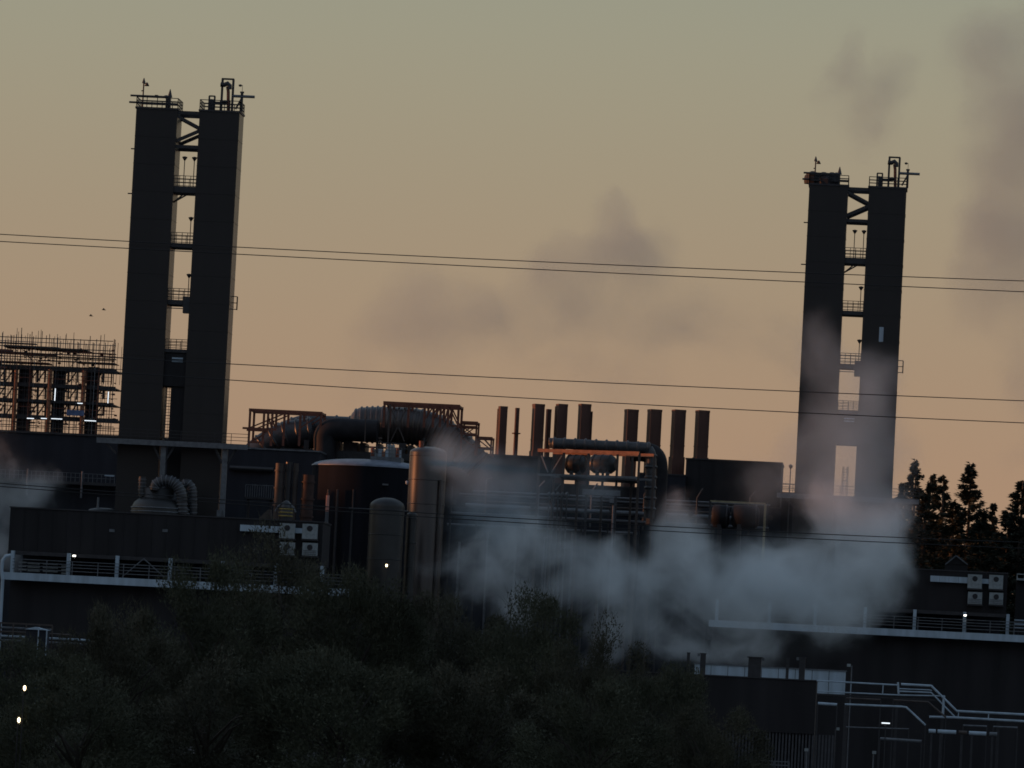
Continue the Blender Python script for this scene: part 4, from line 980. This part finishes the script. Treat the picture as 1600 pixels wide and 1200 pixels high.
# ------------------------------------------------------------------ lower left: hose loop, white downpipe, rack and lamps
t = thing('white_downpipe', 'pale blue downpipe at the left edge below the hall deck', 'pipe', low(W(3, 940, 676)))
obj('pipe', MB().tube([W(4.5, 900, 675), Vector((W(4.5, 900, 675).x, 675, 0))], .2, 8), PALE, t)
t = thing('looped_pipe', 'thick pale loop of pipe curling at the left end of the hall deck', 'pipe', W(5, 895, 674))
obj('pipe', MB().tube([W(4, 905, 673.6), W(2.5, 890, 673.6), W(4, 876, 673.6), W(9, 869, 673.6), W(17, 867.5, 673.6)], .2, 8), PALE, t)
t = thing('pipe_rack', 'dim low pipe rack with small pale roof at the left edge, under the hall', 'pipe rack', low(W(40, 980, 640)))
a_, b_ = W(-40, 971, 640), W(82, 977, 640); z = W(20, 974, 640).z
obj('top_beam', MB().beam((a_.x, 640, z), (b_.x, 640, z), .16), BROWN, t)
for k in range(7):
    x = a_.x + (b_.x - a_.x) * k / 6; obj('post', MB().beam((x, 640, 0), (x, 640, z - .08), .14), BROWN, t)
for k in range(4): obj('pipe', MB().tube([(a_.x, 640.4 + k * .5, z - .5 - k * .45), (b_.x + k * 2, 640.4 + k * .5, z - .5 - k * .45)], .12, 7), (GREYM, BROWN, PALE, GREYM)[k], t)
t = thing('small_shed', 'small blue-grey roofed shed inside the dim pipe rack at left', 'shed', low(W(55, 990, 636)))
a_, b_, c_ = W(38, 983, 636), W(74, 985, 636), W(55, 979.5, 636); zb_ = W(55, 1003, 636).z
obj('roof', MB().prism([a_, b_, c_], 3), PALE, t); obj('wall', MB().box((a_.x + .15, 636.2, 0), (b_.x - .15, 638.8, min(a_.z, b_.z) - .02)), WALLB, t)
for px in (60, 73): obj('post', MB().beam((W(px, 990, 636).x, 636, 0), (W(px, 990, 636).x, 636, min(a_.z, b_.z)), .12), PALE, t)
for i, (px, py, nm) in enumerate(((38.5, 1075, 'upper of two lit lamps shining through the branches at left'), (29.5, 1125, 'lower of two lit lamps shining through the branches at left'))):
    p = W(px, py, 232); t = thing('yard_lamp', nm, 'lamp', p, 'two lit lamps at bottom left')
    obj('lamp_glass', MB().lathe((p.x, p.y), [(.01, p.z - .11), (.055, p.z - .05), (.05, p.z + .06), (.01, p.z + .1)], 10), WARM, t)
    obj('lamp_post', MB().tube([(p.x - .05, p.y + .12, 0), (p.x - .05, p.y + .12, p.z + .1)], .02, 6), BLACK, t)

# ------------------------------------------------------------------ overhead wires
wires = [([(0, 366), (370, 386), (890, 411), (1600, 439)], 'topmost overhead wire, upper of the highest pair'),
         ([(0, 377), (370, 397.5), (900, 423.5), (1600, 456)], 'second overhead wire, lower of the highest pair'),
         ([(190, 559), (355, 569), (1250, 611.5), (1600, 626.5)], 'third overhead wire, upper of the middle pair'),
         ([(190, 582), (355, 594), (1220, 643), (1600, 661)], 'fourth overhead wire, lower of the middle pair'),
         ([(0, 755), (646, 801), (1040, 822), (1415, 840.5)], 'fifth overhead wire, upper of the lowest pair before the steam'),
         ([(0, 760), (646, 806.5), (1040, 830), (1440, 850)], 'lowest overhead wire, crossing before the steam')]
for pts, nm in wires:
    Yw = 330.0; q = [W(x, y, Yw) for x, y in pts]
    co = np.polyfit([p.x for p in q], [p.z for p in q], 2)
    if co[0] < 0: co = np.array([0, *np.polyfit([p.x for p in q], [p.z for p in q], 1)])
    x0, x1 = W(0, 400, Yw).x - 60, W(1600, 400, Yw).x + 60
    pp = [(x0 + (x1 - x0) * k / 60, Yw, float(np.polyval(co, x0 + (x1 - x0) * k / 60))) for k in range(61)]
    o = obj('overhead_wire', MB().tube(pp, .027, 6), CABLE, base=Vector(pp[0])); tag(o, nm, 'wire', 'overhead wires')

# birds
for (px, py, nm) in ((162, 484, 'small dark bird in flight left of the first tower, higher one'), (142, 493.5, 'small dark bird in flight left of the first tower, lower one')):
    p = W(px, py, 500); t = thing('bird', nm, 'bird', p, 'two flying birds')
    obj('body', MB().tube([p + Vector((-.16, 0, 0)), p + Vector((-.06, 0, .01)), p + Vector((.08, 0, 0)), p + Vector((.2, 0, -.02))], .05, 8, rs=[.015, .05, .045, .01]), BIRD, t)
    for s_ in (-1, 1):
        obj('wing', MB().add([p + Vector((-.06, 0, .03)), p + Vector((.06, 0, .03)), p + Vector((.04, s_ * .2, .12)), p + Vector((.0, s_ * .38, .06)), p + Vector((-.05, s_ * .2, .13))], [(0, 1, 2, 4), (4, 2, 3)]), BIRD, t)

# ------------------------------------------------------------------ trees
def leaf_cloud(rg, n, rx, ry, rz, size, clumps=26, fine=1.0):
    """leaves and twigs gathered in clumps inside an uneven crown, origin at the crown centre"""
    mb = MB(); cs = []
    while len(cs) < clumps:
        p = Vector((rg.uniform(-1, 1), rg.uniform(-1, 1), rg.uniform(-.9, 1)))
        if .25 < p.length < 1: cs.append((p, rg.uniform(.13, .30)))
    V = []; Fc = []
    for i in range(n):
        c, r = cs[rg.randrange(len(cs))]
        d = Vector((rg.gauss(0, 1), rg.gauss(0, 1), rg.gauss(0, 1))).normalized() * (r * rg.random() ** .45)
        p = c + d
        q = Vector((p.x * rx, p.y * ry, p.z * rz))
        out = (Vector((p.x, p.y, p.z + .5)).normalized() + Vector((rg.gauss(0, .5), rg.gauss(0, .5), rg.gauss(0, .5)))).normalized()
        sd = out.cross(Vector((rg.gauss(0, 1), rg.gauss(0, 1), rg.gauss(0, 1)))).normalized()
        if rg.random() < .42: ln, wd = size * rg.uniform(2.0, 5.5), size * .09       # twig
        else: ln, wd = size * rg.uniform(.7, 1.3), size * rg.uniform(.3, .5)
        o = len(V); V += [q - sd * wd, q + sd * wd, q + out * ln + sd * wd * .15, q + out * ln - sd * wd * .15]; Fc.append((o, o + 1, o + 2, o + 3))
    mb.v = [tuple(v) for v in V]; mb.f = Fc; mb.sm = [False] * len(Fc)
    return mb
def mesh_of(name, mb, m):
    me = bpy.data.meshes.new(name); me.from_pydata(mb.v, [], mb.f); me.update(); me.materials.append(m); return me
rgt = random.Random(11)
crown_meshes = [mesh_of('crown', leaf_cloud(rgt, 44000, 1, 1, 1, .028, 70), (LEAF, LEAF2)[k % 2]) for k in range(4)]
def limbs(rg, h, w, r0):
    mb = MB(); mb.tube([(0, 0, 0), (.05 * w, 0, h * .3), (-.04 * w, .03 * w, h * .62)], r0, 8, rs=[r0, r0 * .75, r0 * .4])
    for k in range(9):
        a = rg.uniform(0, 6.28); z0 = h * rg.uniform(.25, .6); e = Vector((math.cos(a) * w * rg.uniform(.5, .85), math.sin(a) * w * .6, h * rg.uniform(.6, .93)))
        s = Vector((0, 0, z0)); mdl = s.lerp(e, .5) + Vector((0, 0, h * .05)); mb.tube([s, mdl, e], r0 * .35, 5, rs=[r0 * .4, r0 * .22, r0 * .05])
    return mb
trunk_meshes = [mesh_of('trunk', limbs(rgt, 1.0, .42, .028), BARK) for k in range(3)]
def tree(px, top, wpx, Y, label, k, group, sq=1.0):
    p = W(px, top, Y); h = p.z; half = wpx / 2 * Y / FPX
    t = thing('bushy_tree', label, 'tree', low(p, gz(p.x, Y)), group)
    tr = bpy.data.objects.new('trunk', trunk_meshes[k % 3]); COL.objects.link(tr); tr.parent = t; tr.scale = (half * 2, half * 2, h); tr.rotation_euler.z = k * 1.3
    c = bpy.data.objects.new('crown', crown_meshes[k % 4]); COL.objects.link(c); c.parent = t
    rz_ = min(h * .48, half * 1.15) * sq; c.location = (0, 0, h - rz_ * .93); c.scale = (half, half * .8, rz_); c.rotation_euler.z = k * 2.1
    return t
FT = [(60, 1012, 260, 262, 'leftmost low bushy tree, round the two lit lamps'), (190, 958, 280, 270, 'bushy tree below the left end of the hall deck, second from left'),
      (330, 900, 300, 280, 'bushy tree hiding the middle of the left hall deck'), (450, 850, 300, 290, 'tallest bushy tree, its top before the lower cooling units'),
      (560, 905, 280, 285, 'bushy tree in front of the larger round-topped vessel'), (690, 940, 280, 290, 'bushy tree at the foot of the orange column'),
      (830, 950, 260, 280, 'twiggy tree whose top stands against the steam'), (935, 985, 230, 275, 'bushy tree sloping down under the middle of the steam'),
      (1030, 1050, 230, 268, 'rounded low tree before the low black block'), (1110, 1112, 200, 262, 'lowest bushy tree, rightmost of the mass'),
      (130, 1070, 320, 235, 'nearer dark bush at bottom left, right of the lamps'), (330, 1040, 340, 240, 'nearer dark bush under the middle left trees'),
      (540, 1030, 340, 238, 'nearer dark bush below the cooling units tree'), (740, 1050, 320, 240, 'nearer dark bush below the twiggy tree'), (930, 1090, 300, 236, 'nearer dark bush at the bottom, right of centre')]
for k, (px, top, w, Y, nm) in enumerate(FT): tree(px, top, w, Y, nm, k, 'dark trees in the foreground')
# scrub at the lower right
sb = MB(); rs_ = random.Random(8)
for i in range(16000):
    x = rs_.uniform(W(1060, 1200, 470).x, W(1700, 1200, 470).x); y = rs_.uniform(455, 545); hh = rs_.uniform(.3, 1.0) * (0.9 + .7 * math.sin(x * .7) ** 2)
    a = rs_.uniform(0, 6.28); ln = Vector((math.cos(a) * .25, math.sin(a) * .25, rs_.uniform(.25, .6))); sd = Vector((-math.sin(a), math.cos(a), 0)) * .05
    q = Vector((x, y, rs_.uniform(0, hh)))
    sb.add([q - sd, q + sd, q + ln], [(0, 1, 2)])
tag(obj('scrub', sb, LEAF2), 'low dark scrub along the bottom edge before the pipework', kind='stuff')

# conifers on the rise at the right
def conifer(rg, n_wh=46, flat=1.0):
    mb = MB(); mb.tube([(0, 0, 0), (0, 0, .55), (.004, 0, 1.0)], .012, 7, rs=[.014, .008, .0015])
    V = []; Fc = []
    for w in range(n_wh):
        z = .12 + .87 * (w / (n_wh - 1)) ** .92; R = .235 * (1 - z) ** .95 + .006
        for b in range(7):
            if rg.random() < .12: continue
            a = rg.uniform(0, 6.28); L = R * rg.choice([.55, .8, 1, 1.25]) * rg.uniform(.8, 1.15); up = rg.uniform(-.12, .32)
            d = Vector((math.cos(a), math.sin(a), up)); n_ = Vector((-math.sin(a), math.cos(a), 0)); base = Vector((0, 0, z + rg.uniform(-.012, .012)))
            for k in range(34):
                f = rg.uniform(.12, 1) ; p = base + d * (L * f) + Vector((0, 0, L * .25 * f * f)) + n_ * rg.gauss(0, L * .12 * (1.1 - f * .7)) + Vector((0, 0, rg.gauss(0, .004)))
                o_ = (d + n_ * rg.uniform(-1, 1) + Vector((0, 0, rg.uniform(-.7, .3)))).normalized() * rg.uniform(.007, .017)
                sd = o_.cross(Vector((rg.gauss(0, 1), rg.gauss(0, 1), rg.gauss(0, 1)))).normalized() * rg.uniform(.0022, .0045)
                q = len(V); V += [p - sd, p + sd, p + o_]; Fc.append((q, q + 1, q + 2))
    c = MB(); c.v = [tuple(v) for v in V]; c.f = Fc; c.sm = [False] * len(Fc)
    return mesh_of('trunk', mb, BARK), mesh_of('crown', c, NEED)
cms = [conifer(random.Random(20 + k)) for k in range(4)]
CT = [(1430, 722, 885, 1.25, 'conifer with the tallest point beside the veiled tower'), (1412, 757, 900, 1.3, 'low conifer peeping beside the veiled tower edge'),
      (1456, 743, 905, 1.2, 'slim conifer just right of the tallest-pointed one'), (1473, 746, 890, 1.5, 'broad-headed conifer between the two tall ones'),
      (1517, 727, 880, 1.55, 'tall ragged conifer standing apart with upswept branches'), (1553, 789, 895, 1.1, 'short thin-topped conifer in the gap near the right edge'),
      (1597, 753, 870, 1.9, 'broad rounded conifer cut by the right edge'), (1445, 775, 870, 1.9, 'wide dark conifer filling below the tallest-pointed one'), (1492, 785, 868, 2.0, 'wide dark conifer filling between broad-headed and ragged ones'),
      (1535, 800, 868, 1.9, 'wide dark conifer below the short thin-topped one'), (1575, 800, 872, 1.9, 'dark conifer filling left of the edge conifer'), (1625, 775, 880, 2.0, 'conifer just beyond the right edge')]
for k, (px, top, Y, wf, nm) in enumerate(CT):
    p = W(px, top, Y); z0 = gz(p.x, Y); h = p.z - z0
    t = thing('conifer', nm, 'tree', low(p, z0), 'conifers on the rise'); tm, cm_ = cms[k % 4]
    for nm2, me in (('trunk', tm), ('crown', cm_)):
        o = bpy.data.objects.new(nm2, me); COL.objects.link(o); o.parent = t
        o.scale = (h * wf * (.75 if nm2 == 'crown' else 1), h * wf * .75, h); o.rotation_euler.z = k * 1.9
wood = MB(); rw = random.Random(4)
for i in range(26000):
    x = rw.uniform(W(1370, 900, 900).x, W(1700, 900, 900).x); y = rw.uniform(905, 940)
    u = (x - W(1370, 900, 900).x); top = W(1500, 825, 900).z + 1.5 * math.sin(u * .9) + 1.2 * math.sin(u * .37)
    z = gz(x, y) + (top - gz(x, y)) * rw.random() ** .6
    q = Vector((x, y, z)); a = Vector((rw.gauss(0, 1), rw.gauss(0, 1), rw.gauss(0, 1))).normalized() * rw.uniform(.4, 1.1); b = a.cross(Vector((rw.gauss(0, 1), rw.gauss(0, 1), rw.gauss(0, 1)))).normalized() * rw.uniform(.2, .5)
    wood.add([q - b, q + b, q + a], [(0, 1, 2)])
tag(obj('woodland', wood, NEED), 'dark woodland mass below the conifer tops at right', kind='stuff')

# ------------------------------------------------------------------ steam
def steam(label, blobs, Y, dens, noise_scale=.12, detail=4, warp=3.0, depth=1.0, albedo=.985, thr=.22, rag=2.6, tint=(.95, 1, 1.04), step=1.3):
    """blobs: (px, py, radius px, weight[, dy]). One closed cloud; density thins out to its edge."""
    cs = []
    for b in blobs:
        p = W(b[0], b[1], Y + (b[4] if len(b) > 4 else 0)); cs.append((p, b[2] * Y / FPX, b[3]))
    mb = MB()
    for p, r, w in cs:
        n, m_ = 20, 12; R = r * 1.22
        pts = [(p.x + R * math.sin(math.pi * j / m_) * math.cos(2 * math.pi * i / n), p.y + R * depth * math.sin(math.pi * j / m_) * math.sin(2 * math.pi * i / n), p.z + R * math.cos(math.pi * j / m_)) for j in range(m_ + 1) for i in range(n)]
        mb.add(pts, [(j * n + i, j * n + (i + 1) % n, (j + 1) * n + (i + 1) % n, (j + 1) * n + i) for j in range(m_) for i in range(n)])
    m = bpy.data.materials.new('steam_vapour'); m.use_nodes = True; t = m.node_tree; t.nodes.clear(); n_, l_ = t.nodes.new, t.links.new
    out = n_('ShaderNodeOutputMaterial'); pv = n_('ShaderNodeVolumePrincipled'); l_(pv.outputs[0], out.inputs['Volume'])
    pv.inputs['Color'].default_value = (albedo * tint[0], albedo * tint[1], min(1, albedo * tint[2]), 1); pv.inputs['Anisotropy'].default_value = .3
    ge = n_('ShaderNodeNewGeometry')
    nw = n_('ShaderNodeTexNoise'); nw.inputs['Scale'].default_value = noise_scale * .8; nw.inputs['Detail'].default_value = 2; l_(ge.outputs['Position'], nw.inputs[0])
    s1 = n_('ShaderNodeVectorMath'); s1.operation = 'SUBTRACT'; l_(nw.outputs['Color'], s1.inputs[0]); s1.inputs[1].default_value = (.5, .5, .5)
    s2 = n_('ShaderNodeVectorMath'); s2.operation = 'MULTIPLY_ADD'; l_(s1.outputs[0], s2.inputs[0]); s2.inputs[1].default_value = (warp * 2,) * 3; l_(ge.outputs['Position'], s2.inputs[2])
    acc = None
    for p, r, w in cs:
        v1 = n_('ShaderNodeVectorMath'); v1.operation = 'SUBTRACT'; l_(s2.outputs[0], v1.inputs[0]); v1.inputs[1].default_value = p
        v2 = n_('ShaderNodeVectorMath'); v2.operation = 'MULTIPLY'; l_(v1.outputs[0], v2.inputs[0]); v2.inputs[1].default_value = (1 / r, 1 / (r * depth), 1 / r)
        v3 = n_('ShaderNodeVectorMath'); v3.operation = 'LENGTH'; l_(v2.outputs[0], v3.inputs[0])
        q = n_('ShaderNodeMapRange'); q.interpolation_type = 'SMOOTHSTEP'; l_(v3.outputs['Value'], q.inputs[0]); q.inputs[1].default_value = 1.12; q.inputs[2].default_value = .15
        q.inputs[3].default_value = 0; q.inputs[4].default_value = w
        if acc is None: acc = q.outputs[0]
        else:
            a = n_('ShaderNodeMath'); a.operation = 'ADD'; l_(acc, a.inputs[0]); l_(q.outputs[0], a.inputs[1]); acc = a.outputs[0]
    nz = n_('ShaderNodeTexNoise'); nz.inputs['Scale'].default_value = noise_scale; nz.inputs['Detail'].default_value = detail; nz.inputs['Roughness'].default_value = .62; l_(s2.outputs[0], nz.inputs[0])
    def M(op, a, b=None, c=None):
        x = n_('ShaderNodeMath'); x.operation = op
        for i_, v_ in enumerate((a, b, c)):
            if v_ is None: continue
            if isinstance(v_, (int, float)): x.inputs[i_].default_value = v_
            else: l_(v_, x.inputs[i_])
        return x.outputs[0]
    capd = M('MINIMUM', acc, 1.15)
    q = M('ADD', capd, M('MULTIPLY', M('SUBTRACT', nz.outputs[0], .5), rag))      # ragged: the noise eats into the cloud
    q = M('MAXIMUM', M('SUBTRACT', q, thr), 0.0)
    q = M('MULTIPLY', q, M('MINIMUM', M('MULTIPLY', capd, 3.0), 1.0))
    q = M('ADD', q, M('MULTIPLY', capd, .08))
    l_(M('MULTIPLY', q, dens), pv.inputs['Density'])
    o = obj('steam', mb, m)
    ex_ = [max(v[i_] for v in mb.v) - min(v[i_] for v in mb.v) for i_ in range(3)]
    m.cycles.volume_step_rate = step / (max(ex_) / 10)
    md_ = o.modifiers.new('remesh', 'REMESH'); md_.mode = 'VOXEL'; md_.voxel_size = .8
    dg = bpy.context.evaluated_depsgraph_get(); me = bpy.data.meshes.new_from_object(o.evaluated_get(dg)); o.modifiers.clear(); o.data = me
    if not me.materials: me.materials.append(m)
    for p_ in me.polygons: p_.use_smooth = True
    tag(o, label, kind='stuff')
    return o
Yst = 672
steam('thick blue-grey bank of steam rolling across the right hall', [
    (1335, 885, 95, 1.0), (1388, 842, 62, .8), (1245, 905, 92, 1.0), (1160, 905, 84, .95), (1075, 890, 82, .9), (1056, 830, 62, .5),
    (985, 915, 88, .9), (905, 905, 80, .85), (845, 845, 70, .65), (815, 930, 74, .6), (1290, 965, 85, .55), (1180, 980, 90, .5),
    (1060, 990, 90, .5), (950, 990, 64, .45), (765, 870, 76, .5), (745, 935, 60, .35), (700, 880, 50, .25), (1300, 800, 75, .5)], Yst, .25, .17, 8, 4.2, rag=3.2, thr=.22)
steam('thin steam veil climbing the lower half of the right tower', [
    (1330, 790, 100, 1.0), (1370, 810, 80, .9), (1300, 700, 98, .85), (1378, 700, 84, .8), (1320, 610, 95, .65), (1275, 540, 70, .45), (1370, 590, 65, .5), (1200, 760, 90, .45), (1235, 660, 60, .3)], Yst + 50, .085, .13, 7, 4, albedo=.90, tint=(.80, .98, 1.08), step=1.3, rag=1.8, thr=.12)
steam('thin steam veil drifting off the orange column', [
    (700, 702, 50, .8), (745, 745, 66, .75), (790, 790, 80, .7), (715, 800, 60, .35), (840, 760, 66, .45), (930, 775, 66, .25), (760, 850, 60, .35)], 700, .16, .15, 7, 3, albedo=.90, tint=(.80, .98, 1.08), step=1.3, rag=1.9, thr=.14)
steam('billow of steam behind the left hall parapet, at the left edge', [
    (25, 765, 56, .6), (68, 765, 46, .75), (-20, 800, 70, .6), (-8, 860, 46, 1.0), (45, 795, 46, .55), (-10, 715, 60, .35)], 706, .13, .22, 8, 3.2, rag=3.0)
steam('grey wisp of steam hanging in the sky above the chimneys', [
    (962, 372, 80, .8), (1010, 395, 76, .75), (905, 405, 80, .65), (958, 338, 52, .5), (860, 455, 86, .5), (1050, 490, 110, .38), (940, 465, 90, .5), (1160, 515, 105, .34), (1250, 540, 80, .28), (790, 500, 80, .35)], 850, .068, .11, 7, 7, albedo=.72, tint=(.86, .98, 1.02), step=2.2, rag=1.7, thr=.10)
steam('faint wisp of steam in the sky left of centre', [
    (640, 485, 84, .65), (705, 478, 88, .7), (755, 520, 76, .55), (585, 530, 74, .5), (680, 565, 90, .42), (560, 595, 66, .32), (980, 595, 115, .3), (860, 570, 100, .32)], 850, .048, .11, 7, 7, albedo=.72, tint=(.86, .98, 1.02), step=2.2, rag=1.6, thr=.10)
steam('small smoky wisp of steam above the right tower', [
    (1332, 100, 66, .8), (1385, 148, 70, .8), (1330, 165, 74, .5), (1410, 105, 56, .45), (1350, 215, 66, .3)], 850, .070, .14, 7, 6, albedo=.72, tint=(.86, .98, 1.02), step=2.2, rag=1.9, thr=.12)
steam('tall grey plume of steam rising at the right edge', [
    (1592, 320, 120, .8), (1545, 395, 100, .7), (1590, 215, 110, .7), (1565, 115, 110, .5), (1530, 75, 76, .4), (1620, 60, 90, .5), (1530, 450, 82, .5), (1630, 460, 110, .7), (1640, 600, 100, .5), (1605, 715, 60, .35), (1640, 200, 110, .7)], 860, .066, .095, 7, 6, albedo=.72, tint=(.86, .98, 1.02), step=2.5, rag=1.6, thr=.10)

for o in bpy.data.objects:
    if '_b' in o: del o['_b']
